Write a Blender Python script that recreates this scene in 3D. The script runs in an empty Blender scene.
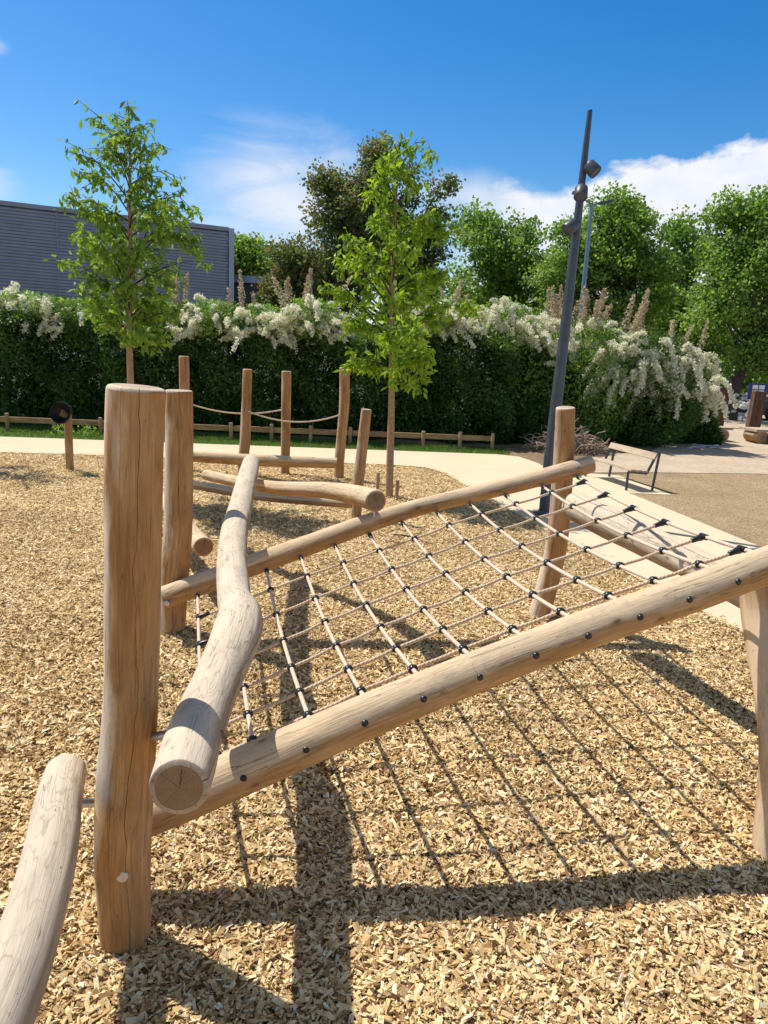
import bpy, math, random
import numpy as np
from mathutils import Vector, Matrix
random.seed(7); RNG = np.random.default_rng(11)
PI = math.pi
SUN = Vector((0.535, -0.315, -1.0)).normalized()
scene = bpy.context.scene
COL = scene.collection

# ------------------------------------------------------------------ nodes
def new_mat(name):
    m = bpy.data.materials.new(name); m.use_nodes = True
    nt = m.node_tree; nt.nodes.clear()
    out = nt.nodes.new('ShaderNodeOutputMaterial')
    return m, nt, out
def N(nt, typ, **kw):
    n = nt.nodes.new(typ)
    for k, v in kw.items():
        if k.startswith('i_'):
            key = k[2:]
            key = int(key) if key.isdigit() else key.replace('_', ' ')
            n.inputs[key].default_value = v
        else: setattr(n, k, v)
    return n
def lk(nt, a, b): nt.links.new(a, b)
def math_(nt, op, a, b=None, c=None, clamp=False):
    n = nt.nodes.new('ShaderNodeMath'); n.operation = op; n.use_clamp = clamp
    for i, v in enumerate((a, b, c)):
        if v is None: continue
        if isinstance(v, (int, float)): n.inputs[i].default_value = v
        else: nt.links.new(v, n.inputs[i])
    return n.outputs[0]
def ramp(nt, fac, stops, interp='LINEAR'):
    n = nt.nodes.new('ShaderNodeValToRGB'); cr = n.color_ramp; cr.interpolation = interp
    while len(cr.elements) < len(stops): cr.elements.new(0.5)
    for e, (p, c) in zip(cr.elements, stops):
        e.position = p
        e.color = (c, c, c, 1) if isinstance(c, (int, float)) else (*c, 1)
    nt.links.new(fac, n.inputs[0]); return n.outputs[0]
def mixc(nt, fac, a, b, mode='MIX'):
    n = nt.nodes.new('ShaderNodeMix'); n.data_type = 'RGBA'; n.blend_type = mode
    for sock, v in ((n.inputs[0], fac), (n.inputs[6], a), (n.inputs[7], b)):
        if isinstance(v, (int, float)): sock.default_value = v
        elif isinstance(v, tuple): sock.default_value = (*v, 1)
        else: nt.links.new(v, sock)
    return n.outputs[2]
def mapping(nt, vec, scale, loc=(0,0,0), rot=(0,0,0)):
    n = nt.nodes.new('ShaderNodeMapping'); n.inputs['Scale'].default_value = scale
    n.inputs['Rotation'].default_value = rot
    if isinstance(loc, tuple): n.inputs['Location'].default_value = loc
    else: nt.links.new(loc, n.inputs['Location'])
    nt.links.new(vec, n.inputs[0]); return n.outputs[0]
def noise(nt, vec, scale, detail=4, rough=.55, dist=0.0):
    n = N(nt, 'ShaderNodeTexNoise'); n.inputs['Scale'].default_value = scale
    n.inputs['Detail'].default_value = detail; n.inputs['Roughness'].default_value = rough
    n.inputs['Distortion'].default_value = dist
    nt.links.new(vec, n.inputs['Vector']); return n.outputs[0]
def bsdf(nt, out, color, rough=.8, bump=None, bstr=.3, bdist=.01, metal=0.0, spec=.3):
    b = nt.nodes.new('ShaderNodeBsdfPrincipled')
    if isinstance(color, tuple): b.inputs['Base Color'].default_value = (*color, 1)
    else: nt.links.new(color, b.inputs['Base Color'])
    if isinstance(rough, (int, float)): b.inputs['Roughness'].default_value = rough
    else: nt.links.new(rough, b.inputs['Roughness'])
    b.inputs['Metallic'].default_value = metal
    b.inputs['Specular IOR Level'].default_value = spec
    if bump is not None:
        bn = nt.nodes.new('ShaderNodeBump'); bn.inputs['Strength'].default_value = bstr
        bn.inputs['Distance'].default_value = bdist
        nt.links.new(bump, bn.inputs['Height']); nt.links.new(bn.outputs[0], b.inputs['Normal'])
    nt.links.new(b.outputs[0], out.inputs[0]); return b

def wood_mat(name, pale, mid, dark, contour=.35, crackw=.012, lit_tone=(.78,.63,.48), lit_amt=.35):
    m, nt, out = new_mat(name)
    at = N(nt, 'ShaderNodeAttribute', attribute_name='wood').outputs['Vector']
    info = N(nt, 'ShaderNodeObjectInfo').outputs['Random']
    off = N(nt, 'ShaderNodeCombineXYZ')
    r10 = math_(nt, 'MULTIPLY', info, 37.0); lk(nt, r10, off.inputs[0]); lk(nt, r10, off.inputs[2])
    v = mapping(nt, at, (1,1,1), off.outputs[0])
    big = noise(nt, mapping(nt, v, (8,8,1.9)), 1.0, 5, .62, .4)
    grain = noise(nt, mapping(nt, v, (42,42,2.2)), 1.0, 6, .68, 1.2)
    fine = noise(nt, mapping(nt, v, (260,260,9)), 1.0, 3, .6)
    c = ramp(nt, big, [(.30, dark), (.48, mid), (.68, pale)])
    g = ramp(nt, grain, [(.28, .42), (.43, .88), (.6, 1.04), (.75, 1.22)])
    c = mixc(nt, .9, c, g, 'MULTIPLY')
    f = ramp(nt, fine, [(.3, .72), (.62, 1.12)])
    c = mixc(nt, .7, c, f, 'MULTIPLY')
    # sunlight painted in: paler tone on faces turned up and sunward
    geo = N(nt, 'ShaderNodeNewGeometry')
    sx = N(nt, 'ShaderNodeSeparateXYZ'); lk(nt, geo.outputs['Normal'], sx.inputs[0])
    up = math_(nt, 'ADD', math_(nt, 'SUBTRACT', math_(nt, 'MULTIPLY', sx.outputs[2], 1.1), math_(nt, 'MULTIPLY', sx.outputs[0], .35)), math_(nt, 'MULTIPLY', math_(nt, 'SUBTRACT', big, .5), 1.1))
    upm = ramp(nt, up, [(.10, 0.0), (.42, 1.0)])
    c = mixc(nt, math_(nt, 'MULTIPLY', upm, lit_amt), c, lit_tone)
    # growth-layer contour lines where the peeled surface cuts the rings
    cn = noise(nt, mapping(nt, v, (9,9,2.3)), 1.0, 2.5, .5, .3)
    sn = math_(nt, 'ABSOLUTE', math_(nt, 'SINE', math_(nt, 'MULTIPLY', cn, 52.0)))
    ln = ramp(nt, sn, [(.0, 1.0), (.22, .45), (.5, 0.0)])
    cmask = ramp(nt, noise(nt, mapping(nt, v, (6,6,2.5), (3.3,1.7,5.1)), 1.0, 3, .5), [(.42, .15), (.6, 1.0)])
    c = mixc(nt, math_(nt, 'MULTIPLY', math_(nt, 'MULTIPLY', ln, contour), cmask), c, tuple(x*.66 for x in mid))
    # hairline checks and grey weather stains
    hn = noise(nt, mapping(nt, v, (24,24,.9), (7.7,2.1,1.3)), 1.0, 3, .55, .25)
    hd = math_(nt, 'ABSOLUTE', math_(nt, 'SUBTRACT', hn, .5))
    hm = noise(nt, mapping(nt, v, (5,5,2.2), (1.1,9.2,4.4)), 1.0, 3, .6)
    hair = math_(nt, 'MULTIPLY', math_(nt, 'LESS_THAN', hd, .0055), math_(nt, 'GREATER_THAN', hm, .52))
    c = mixc(nt, math_(nt, 'MULTIPLY', hair, .5), c, (.11,.07,.045))
    stn = ramp(nt, noise(nt, mapping(nt, v, (11,11,4.5), (4.1,4.2,8.8)), 1.0, 6, .72), [(.5, 0.0), (.72, 1.0)])
    c = mixc(nt, math_(nt, 'MULTIPLY', stn, .38), c, (.25,.195,.15))
    spk = noise(nt, mapping(nt, v, (90,90,40), (2.5,0.3,7.9)), 1.0, 2, .5)
    c = mixc(nt, math_(nt, 'MULTIPLY', math_(nt, 'GREATER_THAN', spk, .735), .7), c, (.10,.06,.035))
    # small knots / nail-like dots
    vo = N(nt, 'ShaderNodeTexVoronoi'); vo.inputs['Scale'].default_value = 1.0
    lk(nt, mapping(nt, v, (6.5,6.5,3.4)), vo.inputs['Vector'])
    kd = ramp(nt, vo.outputs['Distance'], [(.045, 1.0), (.075, .35), (.15, 0.0)])
    c = mixc(nt, math_(nt, 'MULTIPLY', kd, .75), c, tuple(x*.33 for x in mid))
    # drying cracks along the grain, at the angle stored on the object
    sp = N(nt, 'ShaderNodeSeparateXYZ'); lk(nt, at, sp.inputs[0])
    ang = math_(nt, 'ARCTAN2', sp.outputs[1], sp.outputs[0])
    cr = N(nt, 'ShaderNodeAttribute', attribute_type='OBJECT', attribute_name='crack').outputs['Fac']
    sv = N(nt, 'ShaderNodeCombineXYZ'); lk(nt, math_(nt, 'ADD', sp.outputs[2], r10), sv.inputs[0])
    wob = math_(nt, 'MULTIPLY', math_(nt, 'SUBTRACT', noise(nt, sv.outputs[0], 2.6, 4, .6), .5), .85)
    d = math_(nt, 'ABSOLUTE', math_(nt, 'SUBTRACT', math_(nt, 'ADD', ang, wob), cr))
    wdt = math_(nt, 'MULTIPLY', noise(nt, sv.outputs[0], 1.6, 2, .5), crackw*4.4)
    wdt = math_(nt, 'SUBTRACT', wdt, crackw*1.1)
    ck = math_(nt, 'LESS_THAN', d, wdt)
    d2 = math_(nt, 'ABSOLUTE', math_(nt, 'SUBTRACT', math_(nt, 'ADD', ang, math_(nt, 'MULTIPLY', wob, .6)), math_(nt, 'ADD', cr, .62)))
    ck2 = math_(nt, 'LESS_THAN', d2, math_(nt, 'MULTIPLY', wdt, .42))
    ck = math_(nt, 'MAXIMUM', ck, ck2)
    c = mixc(nt, math_(nt, 'MULTIPLY', ck, .88), c, (.05,.028,.015))
    h = math_(nt, 'ADD', math_(nt, 'MULTIPLY', grain, .5), math_(nt, 'MULTIPLY', fine, .22))
    h = math_(nt, 'ADD', h, math_(nt, 'MULTIPLY', cn, 1.2))
    h = math_(nt, 'SUBTRACT', h, math_(nt, 'ADD', math_(nt, 'MULTIPLY', ck, 1.4), math_(nt, 'MULTIPLY', hair, .5)))
    bsdf(nt, out, c, .9, h, 1.0, .008, spec=.10)
    return m

def end_mat(name, a, b):
    m, nt, out = new_mat(name)
    at = N(nt, 'ShaderNodeAttribute', attribute_name='wood').outputs['Vector']
    sp = N(nt, 'ShaderNodeSeparateXYZ'); lk(nt, at, sp.inputs[0])
    r = math_(nt, 'SQRT', math_(nt, 'ADD', math_(nt, 'POWER', sp.outputs[0], 2.0), math_(nt, 'POWER', sp.outputs[1], 2.0)))
    nz = noise(nt, at, 22.0, 5, .65)
    rr = math_(nt, 'ADD', r, math_(nt, 'MULTIPLY', nz, .02))
    ring = ramp(nt, math_(nt, 'FRACT', math_(nt, 'MULTIPLY', rr, 95.0)), [(0, .74), (.5, 1.05), (1, .80)])
    ang = math_(nt, 'ARCTAN2', sp.outputs[1], sp.outputs[0])
    av = N(nt, 'ShaderNodeCombineXYZ'); lk(nt, math_(nt, 'SINE', ang), av.inputs[0]); lk(nt, math_(nt, 'COSINE', ang), av.inputs[1])
    an = noise(nt, av.outputs[0], 2.6, 3, .6)
    rad = math_(nt, 'ABSOLUTE', math_(nt, 'SINE', math_(nt, 'ADD', math_(nt, 'MULTIPLY', ang, 3.5), math_(nt, 'MULTIPLY', math_(nt, 'ADD', math_(nt, 'MULTIPLY', nz, .8), math_(nt, 'MULTIPLY', an, 2.4)), 1.6))))
    ck = math_(nt, 'LESS_THAN', math_(nt, 'MULTIPLY', rad, math_(nt, 'ADD', r, .004)), .0016)
    c = ramp(nt, nz, [(.3, a), (.7, b)])
    c = mixc(nt, .38, c, ring, 'MULTIPLY')
    edge = ramp(nt, r, [(.070, 0.0), (.09, 1.0)])
    c = mixc(nt, math_(nt, 'MULTIPLY', edge, .25), c, (.52,.42,.32))
    ck = math_(nt, 'MULTIPLY', ck, math_(nt, 'GREATER_THAN', noise(nt, mapping(nt, at, (1,1,1), (3,1,7)), 17.0, 2, .5), .45))
    c = mixc(nt, math_(nt, 'MULTIPLY', ck, .85), c, (.05,.03,.018))
    bsdf(nt, out, c, .85, noise(nt, at, 260.0, 3, .7), .5, .004, spec=.15)
    return m

def plain(name, col, rough=.5, metal=0.0, var=.15, scale=20.0, spec=.4, bstr=.1):
    m, nt, out = new_mat(name)
    tc = N(nt, 'ShaderNodeTexCoord').outputs['Object']
    n = noise(nt, tc, scale, 4, .6)
    c = mixc(nt, 1.0, col, ramp(nt, n, [(.3, 1-var), (.7, 1+var)]), 'MULTIPLY')
    bsdf(nt, out, c, rough, n, bstr, .004, metal, spec)
    return m
def rope_mat(name, col, pitch=.022):
    m, nt, out = new_mat(name)
    at = N(nt, 'ShaderNodeAttribute', attribute_name='wood').outputs['Vector']
    sp = N(nt, 'ShaderNodeSeparateXYZ'); lk(nt, at, sp.inputs[0])
    ang = math_(nt, 'ARCTAN2', sp.outputs[1], sp.outputs[0])
    t = math_(nt, 'ADD', math_(nt, 'MULTIPLY', ang, 3.0), math_(nt, 'MULTIPLY', sp.outputs[2], 2*PI/pitch))
    s = math_(nt, 'ABSOLUTE', math_(nt, 'SINE', math_(nt, 'MULTIPLY', t, .5)))
    nz = noise(nt, at, 60.0, 3, .6)
    c = mixc(nt, 1.0, col, ramp(nt, s, [(0, .55), (.4, 1.0)]), 'MULTIPLY')
    c = mixc(nt, .6, c, ramp(nt, nz, [(.3, .8), (.7, 1.15)]), 'MULTIPLY')
    bsdf(nt, out, c, .85, s, .6, .003, spec=.15)
    return m
def leaf_mat(name, stops, trans=.38, rough=.5, spec=.35):
    m, nt, out = new_mat(name)
    t = N(nt, 'ShaderNodeAttribute', attribute_name='tint').outputs['Fac']
    c = ramp(nt, t, stops)
    b = bsdf(nt, out, c, rough, spec=spec)
    tr = N(nt, 'ShaderNodeBsdfTranslucent')
    hs = N(nt, 'ShaderNodeHueSaturation'); hs.inputs['Saturation'].default_value = 1.12; hs.inputs['Value'].default_value = 1.25
    hs.inputs['Hue'].default_value = .49
    lk(nt, c, hs.inputs['Color']); lk(nt, hs.outputs[0], tr.inputs[0])
    mx = N(nt, 'ShaderNodeMixShader'); mx.inputs[0].default_value = trans
    lk(nt, b.outputs[0], mx.inputs[1]); lk(nt, tr.outputs[0], mx.inputs[2]); lk(nt, mx.outputs[0], out.inputs[0])
    return m
def chip_mat(name):
    m, nt, out = new_mat(name)
    t = N(nt, 'ShaderNodeAttribute', attribute_name='tint').outputs['Fac']
    tc = N(nt, 'ShaderNodeTexCoord').outputs['Object']
    c = ramp(nt, t, [(0, (.12,.055,.022)), (.14, (.30,.165,.062)), (.36, (.60,.39,.17)), (.62, (.87,.645,.325)), (.85, (.96,.775,.455)), (1, (.98,.88,.64))])
    st = noise(nt, tc, 160.0, 3, .6)
    c = mixc(nt, .45, c, ramp(nt, st, [(.3, .68), (.65, 1.12)]), 'MULTIPLY')
    pz = ramp(nt, noise(nt, tc, .8, 4, .6), [(.3, .84), (.65, 1.05)])
    c = mixc(nt, 1.0, c, pz, 'MULTIPLY')
    bsdf(nt, out, c, .8, st, .3, .002, spec=.2)
    return m
def ground_mat(name, stops, scale=30.0, bump=.6, bdist=.02, patch=.25, vor=0.0):
    m, nt, out = new_mat(name)
    tc = N(nt, 'ShaderNodeTexCoord').outputs['Object']
    n1 = noise(nt, tc, scale, 6, .68)
    if vor:
        vo = N(nt, 'ShaderNodeTexVoronoi'); vo.inputs['Scale'].default_value = vor
        lk(nt, tc, vo.inputs['Vector'])
        s = N(nt, 'ShaderNodeSeparateColor'); lk(nt, vo.outputs['Color'], s.inputs[0])
        n1 = math_(nt, 'ADD', math_(nt, 'MULTIPLY', n1, .55), math_(nt, 'MULTIPLY', s.outputs[0], .45))
    c = ramp(nt, n1, stops)
    p = ramp(nt, noise(nt, tc, .9, 4, .6), [(.3, 1-patch), (.7, 1+patch*.5)])
    c = mixc(nt, 1.0, c, p, 'MULTIPLY')
    bsdf(nt, out, c, .92, n1, bump, bdist, spec=.12)
    return m

M = {}
M['post'] = wood_mat('robinia_post', (.61,.36,.17), (.49,.265,.108), (.36,.175,.068), contour=.2, crackw=.008, lit_tone=(.82,.69,.53), lit_amt=.85)
M['beam'] = wood_mat('robinia_beam', (.61,.38,.19), (.51,.295,.13), (.38,.20,.083), contour=.32, crackw=.007, lit_tone=(.82,.655,.45), lit_amt=.7)
M['pale'] = wood_mat('weathered_beam', (.58,.46,.34), (.49,.37,.26), (.36,.25,.16), contour=.55, crackw=.012, lit_tone=(.78,.66,.51), lit_amt=.75)
M['bpost'] = wood_mat('far_post', (.62,.37,.18), (.52,.29,.13), (.38,.20,.085), contour=.05, crackw=.01, lit_amt=.6)
M['end'] = end_mat('end_grain', (.27,.16,.085), (.36,.225,.125))
M['endpale'] = end_mat('end_grain_pale', (.50,.38,.27), (.58,.46,.34))
M['fence'] = wood_mat('fence_wood', (.58,.37,.18), (.48,.29,.13), (.36,.20,.09), contour=.0, crackw=.006, lit_amt=.3)
M['oldwood'] = wood_mat('old_dark_timber', (.17,.09,.06), (.12,.065,.045), (.08,.045,.03), contour=.05, crackw=.02, lit_tone=(.22,.15,.11), lit_amt=.3)
M['steel'] = plain('galvanised_steel', (.50,.52,.54), .38, .85, .12, 40)
M['black'] = plain('black_plastic', (.018,.018,.02), .32, 0, .2, 60, .5)
M['lamp'] = plain('lamp_paint', (.085,.10,.12), .42, .3, .12, 8)
M['lamp_blue'] = plain('pale_blue_pole', (.20,.28,.34), .4, .4, .12, 8)
M['bench_steel'] = plain('bench_steel', (.085,.10,.11), .4, .6, .15, 12)
M['bench_wood'] = wood_mat('bench_wood', (.54,.43,.30), (.46,.36,.24), (.38,.28,.19), contour=.0, crackw=.004, lit_amt=.4)
M['rope'] = rope_mat('cross_rope_cord', (.78,.62,.47))
M['rope2'] = rope_mat('long_rope_cord', (.72,.55,.39))
M['cladding'] = plain('blue_grey_cladding', (.245,.265,.305), .42, .45, .10, 1.5, .5)
M['trim'] = plain('pale_metal_trim', (.36,.40,.46), .4, .5, .08, 2)
M['annex'] = plain('annex_wall', (.12,.14,.17), .5, .1, .1, 2)
M['bark'] = plain('young_bark', (.43,.27,.16), .85, 0, .3, 30, .2, .5)
M['bark2'] = plain('old_bark', (.085,.065,.05), .9, 0, .35, 8, .2, .7)
M['twig'] = plain('dry_twigs', (.36,.27,.20), .85, 0, .35, 9, .2)
M['leafA'] = leaf_mat('young_leaves', [(0,(.06,.14,.025)), (.45,(.17,.30,.05)), (.8,(.32,.46,.08)), (1,(.50,.62,.20))], .5)
M['leafB'] = leaf_mat('lime_leaves', [(0,(.08,.16,.025)), (.4,(.22,.36,.045)), (.8,(.39,.54,.08)), (1,(.55,.66,.18))], .52)
M['leafP'] = leaf_mat('plane_leaves', [(0,(.05,.12,.025)), (.4,(.18,.32,.06)), (.8,(.38,.54,.13)), (1,(.58,.69,.27))], .48)
M['leafD'] = leaf_mat('copper_leaves', [(0,(.04,.08,.025)), (.45,(.14,.20,.06)), (.66,(.25,.27,.08)), (.84,(.30,.17,.09)), (1,(.42,.22,.12))], .45)
M['leafH'] = leaf_mat('hedge_leaves', [(0,(.028,.065,.015)), (.5,(.085,.17,.035)), (.85,(.19,.31,.06)), (1,(.34,.44,.11))], .4)
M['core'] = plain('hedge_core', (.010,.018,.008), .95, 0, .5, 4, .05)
M['flower'] = leaf_mat('cream_blossom', [(0,(.50,.52,.32)), (.4,(.78,.78,.60)), (1,(.93,.92,.82))], .4, .8, .1)
M['spike'] = leaf_mat('faded_spikes', [(0,(.38,.30,.18)), (.5,(.62,.51,.34)), (1,(.78,.72,.52))], .2, .8, .1)
M['grass'] = leaf_mat('grass_blades', [(0,(.05,.11,.018)), (.5,(.13,.23,.04)), (1,(.28,.37,.09))], .4)
M['chip'] = chip_mat('wood_chip')
M['chipbed'] = ground_mat('chip_bed', [(.30,(.22,.135,.055)), (.42,(.50,.34,.15)), (.52,(.76,.56,.28)), (.66,(.90,.71,.41))], 55, .9, .02, .14, 38)
M['dirt'] = ground_mat('dry_dirt', [(.3,(.17,.115,.07)), (.5,(.27,.19,.12)), (.7,(.38,.29,.19))], 12, .5, .02, .3)
M['mulch'] = ground_mat('brown_mulch', [(.3,(.22,.15,.085)), (.5,(.38,.27,.155)), (.7,(.56,.43,.26))], 34, .6, .015, .2, 70)
M['sand'] = ground_mat('pale_sand', [(.3,(.44,.34,.24)), (.5,(.56,.45,.33)), (.7,(.64,.53,.41))], 9, .35, .015, .15)
M['concrete'] = ground_mat('path_concrete', [(.3,(.64,.53,.36)), (.5,(.72,.60,.42)), (.7,(.77,.66,.48))], 40, .12, .004, .07)
M['turf'] = ground_mat('turf', [(.3,(.02,.05,.01)), (.5,(.085,.15,.03)), (.7,(.15,.22,.05))], 40, .6, .02, .3)
M['white'] = plain('white_paint', (.72,.73,.74), .5, 0, .06, 6)
M['stone'] = plain('pale_stone', (.55,.55,.53), .85, 0, .2, 6, .2, .4)
M['sign'] = plain('sign_blue', (.015,.035,.16), .4, 0, .05, 5)
M['car'] = plain('dark_car_paint', (.03,.035,.045), .2, .3, .05, 3, .6)
M['glass'] = plain('dark_glass', (.02,.025,.03), .08, 0, .05, 3, .8)
M['tyre'] = plain('tyre_rubber', (.02,.02,.02), .8, 0, .1, 10)

# ------------------------------------------------------------------ objects
def link(name, me, parent=None, mats=()):
    o = bpy.data.objects.new(name, me); COL.objects.link(o)
    for m in mats: me.materials.append(m)
    if parent is not None: o.parent = parent
    return o
def tag(o, label=None, cat=None, group=None, kind=None):
    if label: o['label'] = label
    if cat: o['category'] = cat
    if group: o['group'] = group
    if kind: o['kind'] = kind
    return o
def empty(name, loc, label, cat, group=None):
    o = bpy.data.objects.new(name, None); COL.objects.link(o); o.location = loc
    o.empty_display_size = .2
    return tag(o, label, cat, group)
def off(parent):
    if parent is None: return Vector((0,0,0))
    p = Vector((0,0,0)); q = parent
    while q is not None: p += q.location; q = q.parent
    return p
def np_mesh(name, V, F, tint=None, smooth=False):
    """V: (n,3) array, F: (m,k) int array of equal-sized faces"""
    V = np.asarray(V, dtype=np.float32); F = np.asarray(F, dtype=np.int32)
    me = bpy.data.meshes.new(name)
    me.vertices.add(len(V)); me.vertices.foreach_set('co', V.ravel())
    k = F.shape[1]
    me.loops.add(F.size); me.loops.foreach_set('vertex_index', F.ravel())
    me.polygons.add(len(F))
    me.polygons.foreach_set('loop_start', np.arange(len(F), dtype=np.int32)*k)
    me.polygons.foreach_set('loop_total', np.full(len(F), k, dtype=np.int32))
    if tint is not None:
        a = me.attributes.new('tint', 'FLOAT', 'FACE'); a.data.foreach_set('value', np.asarray(tint, dtype=np.float32))
    me.update(calc_edges=True)
    me.polygons.foreach_set('use_smooth', np.full(len(F), smooth))
    return me

class MB:
    def __init__(s): s.v=[]; s.f=[]; s.w=[]; s.mi=[]
    def box(s, c, size, R=None, mi=0):
        b=len(s.v); hx,hy,hz=[x/2 for x in size]
        for dx in (-hx,hx):
            for dy in (-hy,hy):
                for dz in (-hz,hz):
                    p=Vector((dx,dy,dz))
                    if R is not None: p=R@p
                    s.v.append(Vector(c)+p); s.w.append((dx,dy,dz) if hz>=max(hx,hy) else ((dy,dz,dx) if hx>=hy else (dz,dx,dy)))
        for q in ((0,1,3,2),(4,6,7,5),(0,4,5,1),(2,3,7,6),(0,2,6,4),(1,5,7,3)):
            s.f.append([b+i for i in q]); s.mi.append(mi)
        return s
    def bar(s, a, b, w, t, up=(0,0,1), mi=0):
        a=Vector(a); b=Vector(b); d=(b-a); L=d.length; d.normalize()
        sd=d.cross(Vector(up))
        if sd.length<1e-4: sd=d.cross(Vector((0,1,0)))
        sd.normalize(); u=sd.cross(d)
        R=Matrix((d,sd,u)).transposed()
        return s.box((a+b)/2,(L,w,t),R,mi)
    def tube(s, pts, seg=16, wob=0.0, ring=None, cap=True, cham=0.0, capmat=0, seed=0, facet=0.0):
        """pts: [(x,y,z,r)], smooth swept tube; wood attribute = (r cos, r sin, length)"""
        P=[Vector(p[:3]) for p in pts]; Rr=[p[3] for p in pts]
        if ring:   # resample catmull-rom
            Q=[];RR=[]
            n=len(P)
            for i in range(n-1):
                p0=P[max(i-1,0)];p1=P[i];p2=P[i+1];p3=P[min(i+2,n-1)]
                r0=Rr[max(i-1,0)];r1=Rr[i];r2=Rr[i+1];r3=Rr[min(i+2,n-1)]
                k=max(1,int(round((p2-p1).length/ring)))
                for j in range(k):
                    t=j/k;t2=t*t;t3=t2*t
                    f=lambda a,b,c,d:.5*((2*b)+(c-a)*t+(2*a-5*b+4*c-d)*t2+(3*b-a-3*c+d)*t3)
                    Q.append(f(p0,p1,p2,p3)); RR.append(f(r0,r1,r2,r3))
            Q.append(P[-1]);RR.append(Rr[-1]);P,Rr=Q,RR
        n=len(P)
        T=[]
        for i in range(n):
            d=P[min(i+1,n-1)]-P[max(i-1,0)]; T.append(d.normalized())
        ref=Vector((0,0,1)) if abs(T[0].z)<.8 else Vector((1,0,0))
        u=(ref-T[0]*ref.dot(T[0])).normalized()
        S=[0.0]
        for i in range(1,n): S.append(S[-1]+(P[i]-P[i-1]).length)
        rings=[]
        def addring(c,u,v,r,sl,k,flat):
            b=len(s.v)
            for j in range(seg):
                a=2*PI*j/seg
                rr=r
                if wob:
                    x=sl*2.1+seed*7.3
                    rr*=1+wob*(math.sin(2*a+x+seed)+.6*math.sin(3*a-1.7*x+seed*2)+.5*math.sin(x*2.3+a+seed*3)+.35*math.sin(5*a+3.1*x))
                if facet:
                    rr*=1+facet*math.sin(7*a+2.2*math.sin(sl*5+seed))*math.sin(sl*9+seed+a)
                cx,sn=math.cos(a),math.sin(a)
                s.v.append(c+u*(rr*cx)+v*(rr*sn)); s.w.append((rr*cx,rr*sn,sl))
            rings.append(b)
        us=[]
        for i in range(n):
            if i: u=(u-T[i]*u.dot(T[i])).normalized()
            us.append(u)
        for i in range(n):
            v=T[i].cross(us[i])
            if i==0 and cham:
                for q,dz in ((.80,-0.0),(.93,.18),(.985,.5)): addring(P[0]+T[0]*(dz*cham),us[0],v,Rr[0]*q,S[0]+dz*cham,0,1)
                addring(P[0]+T[0]*cham,us[0],v,Rr[0],S[0]+cham,0,0)
            elif i==n-1 and cham:
                addring(P[i]-T[i]*cham,us[i],v,Rr[i],S[i]-cham,0,0)
                for q,dz in ((.985,.5),(.93,.18),(.80,0)): addring(P[i]-T[i]*(dz*cham),us[i],v,Rr[i]*q,S[i]-dz*cham,0,1)
            else: addring(P[i],us[i],v,Rr[i],S[i],0,0)
        for a,b in zip(rings,rings[1:]):
            for j in range(seg):
                k=(j+1)%seg; s.f.append([a+j,a+k,b+k,b+j]); s.mi.append(0)
        if cap:
            for b,c,sl,fl in ((rings[0],P[0],S[0],1),(rings[-1],P[-1],S[-1],0)):
                s.v.append(c); s.w.append((0,0,sl)); ci=len(s.v)-1
                for j in range(seg):
                    k=(j+1)%seg
                    s.f.append([ci,b+k,b+j] if fl else [ci,b+j,b+k]); s.mi.append(capmat)
        return s
    def lathe(s, c, axis, prof, seg=20, mi=0):
        ax=Vector(axis).normalized(); ref=Vector((0,0,1)) if abs(ax.z)<.9 else Vector((1,0,0))
        u=(ref-ax*ref.dot(ax)).normalized(); v=ax.cross(u); pr=None
        for (t,r) in prof:
            b=len(s.v)
            for j in range(seg):
                a=2*PI*j/seg; s.v.append(Vector(c)+ax*t+u*(r*math.cos(a))+v*(r*math.sin(a))); s.w.append((r*math.cos(a),r*math.sin(a),t))
            if pr is not None:
                for j in range(seg):
                    k=(j+1)%seg; s.f.append([pr+j,pr+k,b+k,b+j]); s.mi.append(mi)
            pr=b
        return s
    def build(s, name, mats, parent=None, smooth=True, crack=None, sharp=.7):
        if not isinstance(mats,(list,tuple)): mats=[mats]
        o0=off(parent)
        me=bpy.data.meshes.new(name)
        me.from_pydata([tuple(v-o0) for v in s.v],[],s.f)
        a=me.attributes.new('wood','FLOAT_VECTOR','POINT')
        a.data.foreach_set('vector',np.array(s.w,dtype=np.float32).ravel())
        for m in mats: me.materials.append(m)
        me.polygons.foreach_set('material_index',np.array([min(i,len(mats)-1) for i in s.mi],dtype=np.int32))
        if smooth:
            me.polygons.foreach_set('use_smooth',np.ones(len(s.f),dtype=bool))
            me.update()
            try: me.set_sharp_from_angle(angle=sharp)
            except Exception: pass
        me.update()
        o=bpy.data.objects.new(name,me); COL.objects.link(o)
        if parent is not None: o.parent=parent
        o['crack']=float(crack if crack is not None else 9.0)
        return o
def log(name, pts, mats, parent, seg=40, ring=.03, wob=.016, cham=.014, seed=0, crack=None, label=None, facet=.009):
    o=MB().tube(pts,seg,wob,ring,True,cham,1,seed,facet).build(name,mats,parent,True,crack)
    if label: o['label']=label
    return o
def sag(a,b,d,n,r):
    a=Vector(a);b=Vector(b);out=[]
    for i in range(n+1):
        t=i/n;p=a.lerp(b,t); out.append((p.x,p.y,p.z-4*d*t*(1-t),r))
    return out

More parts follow.
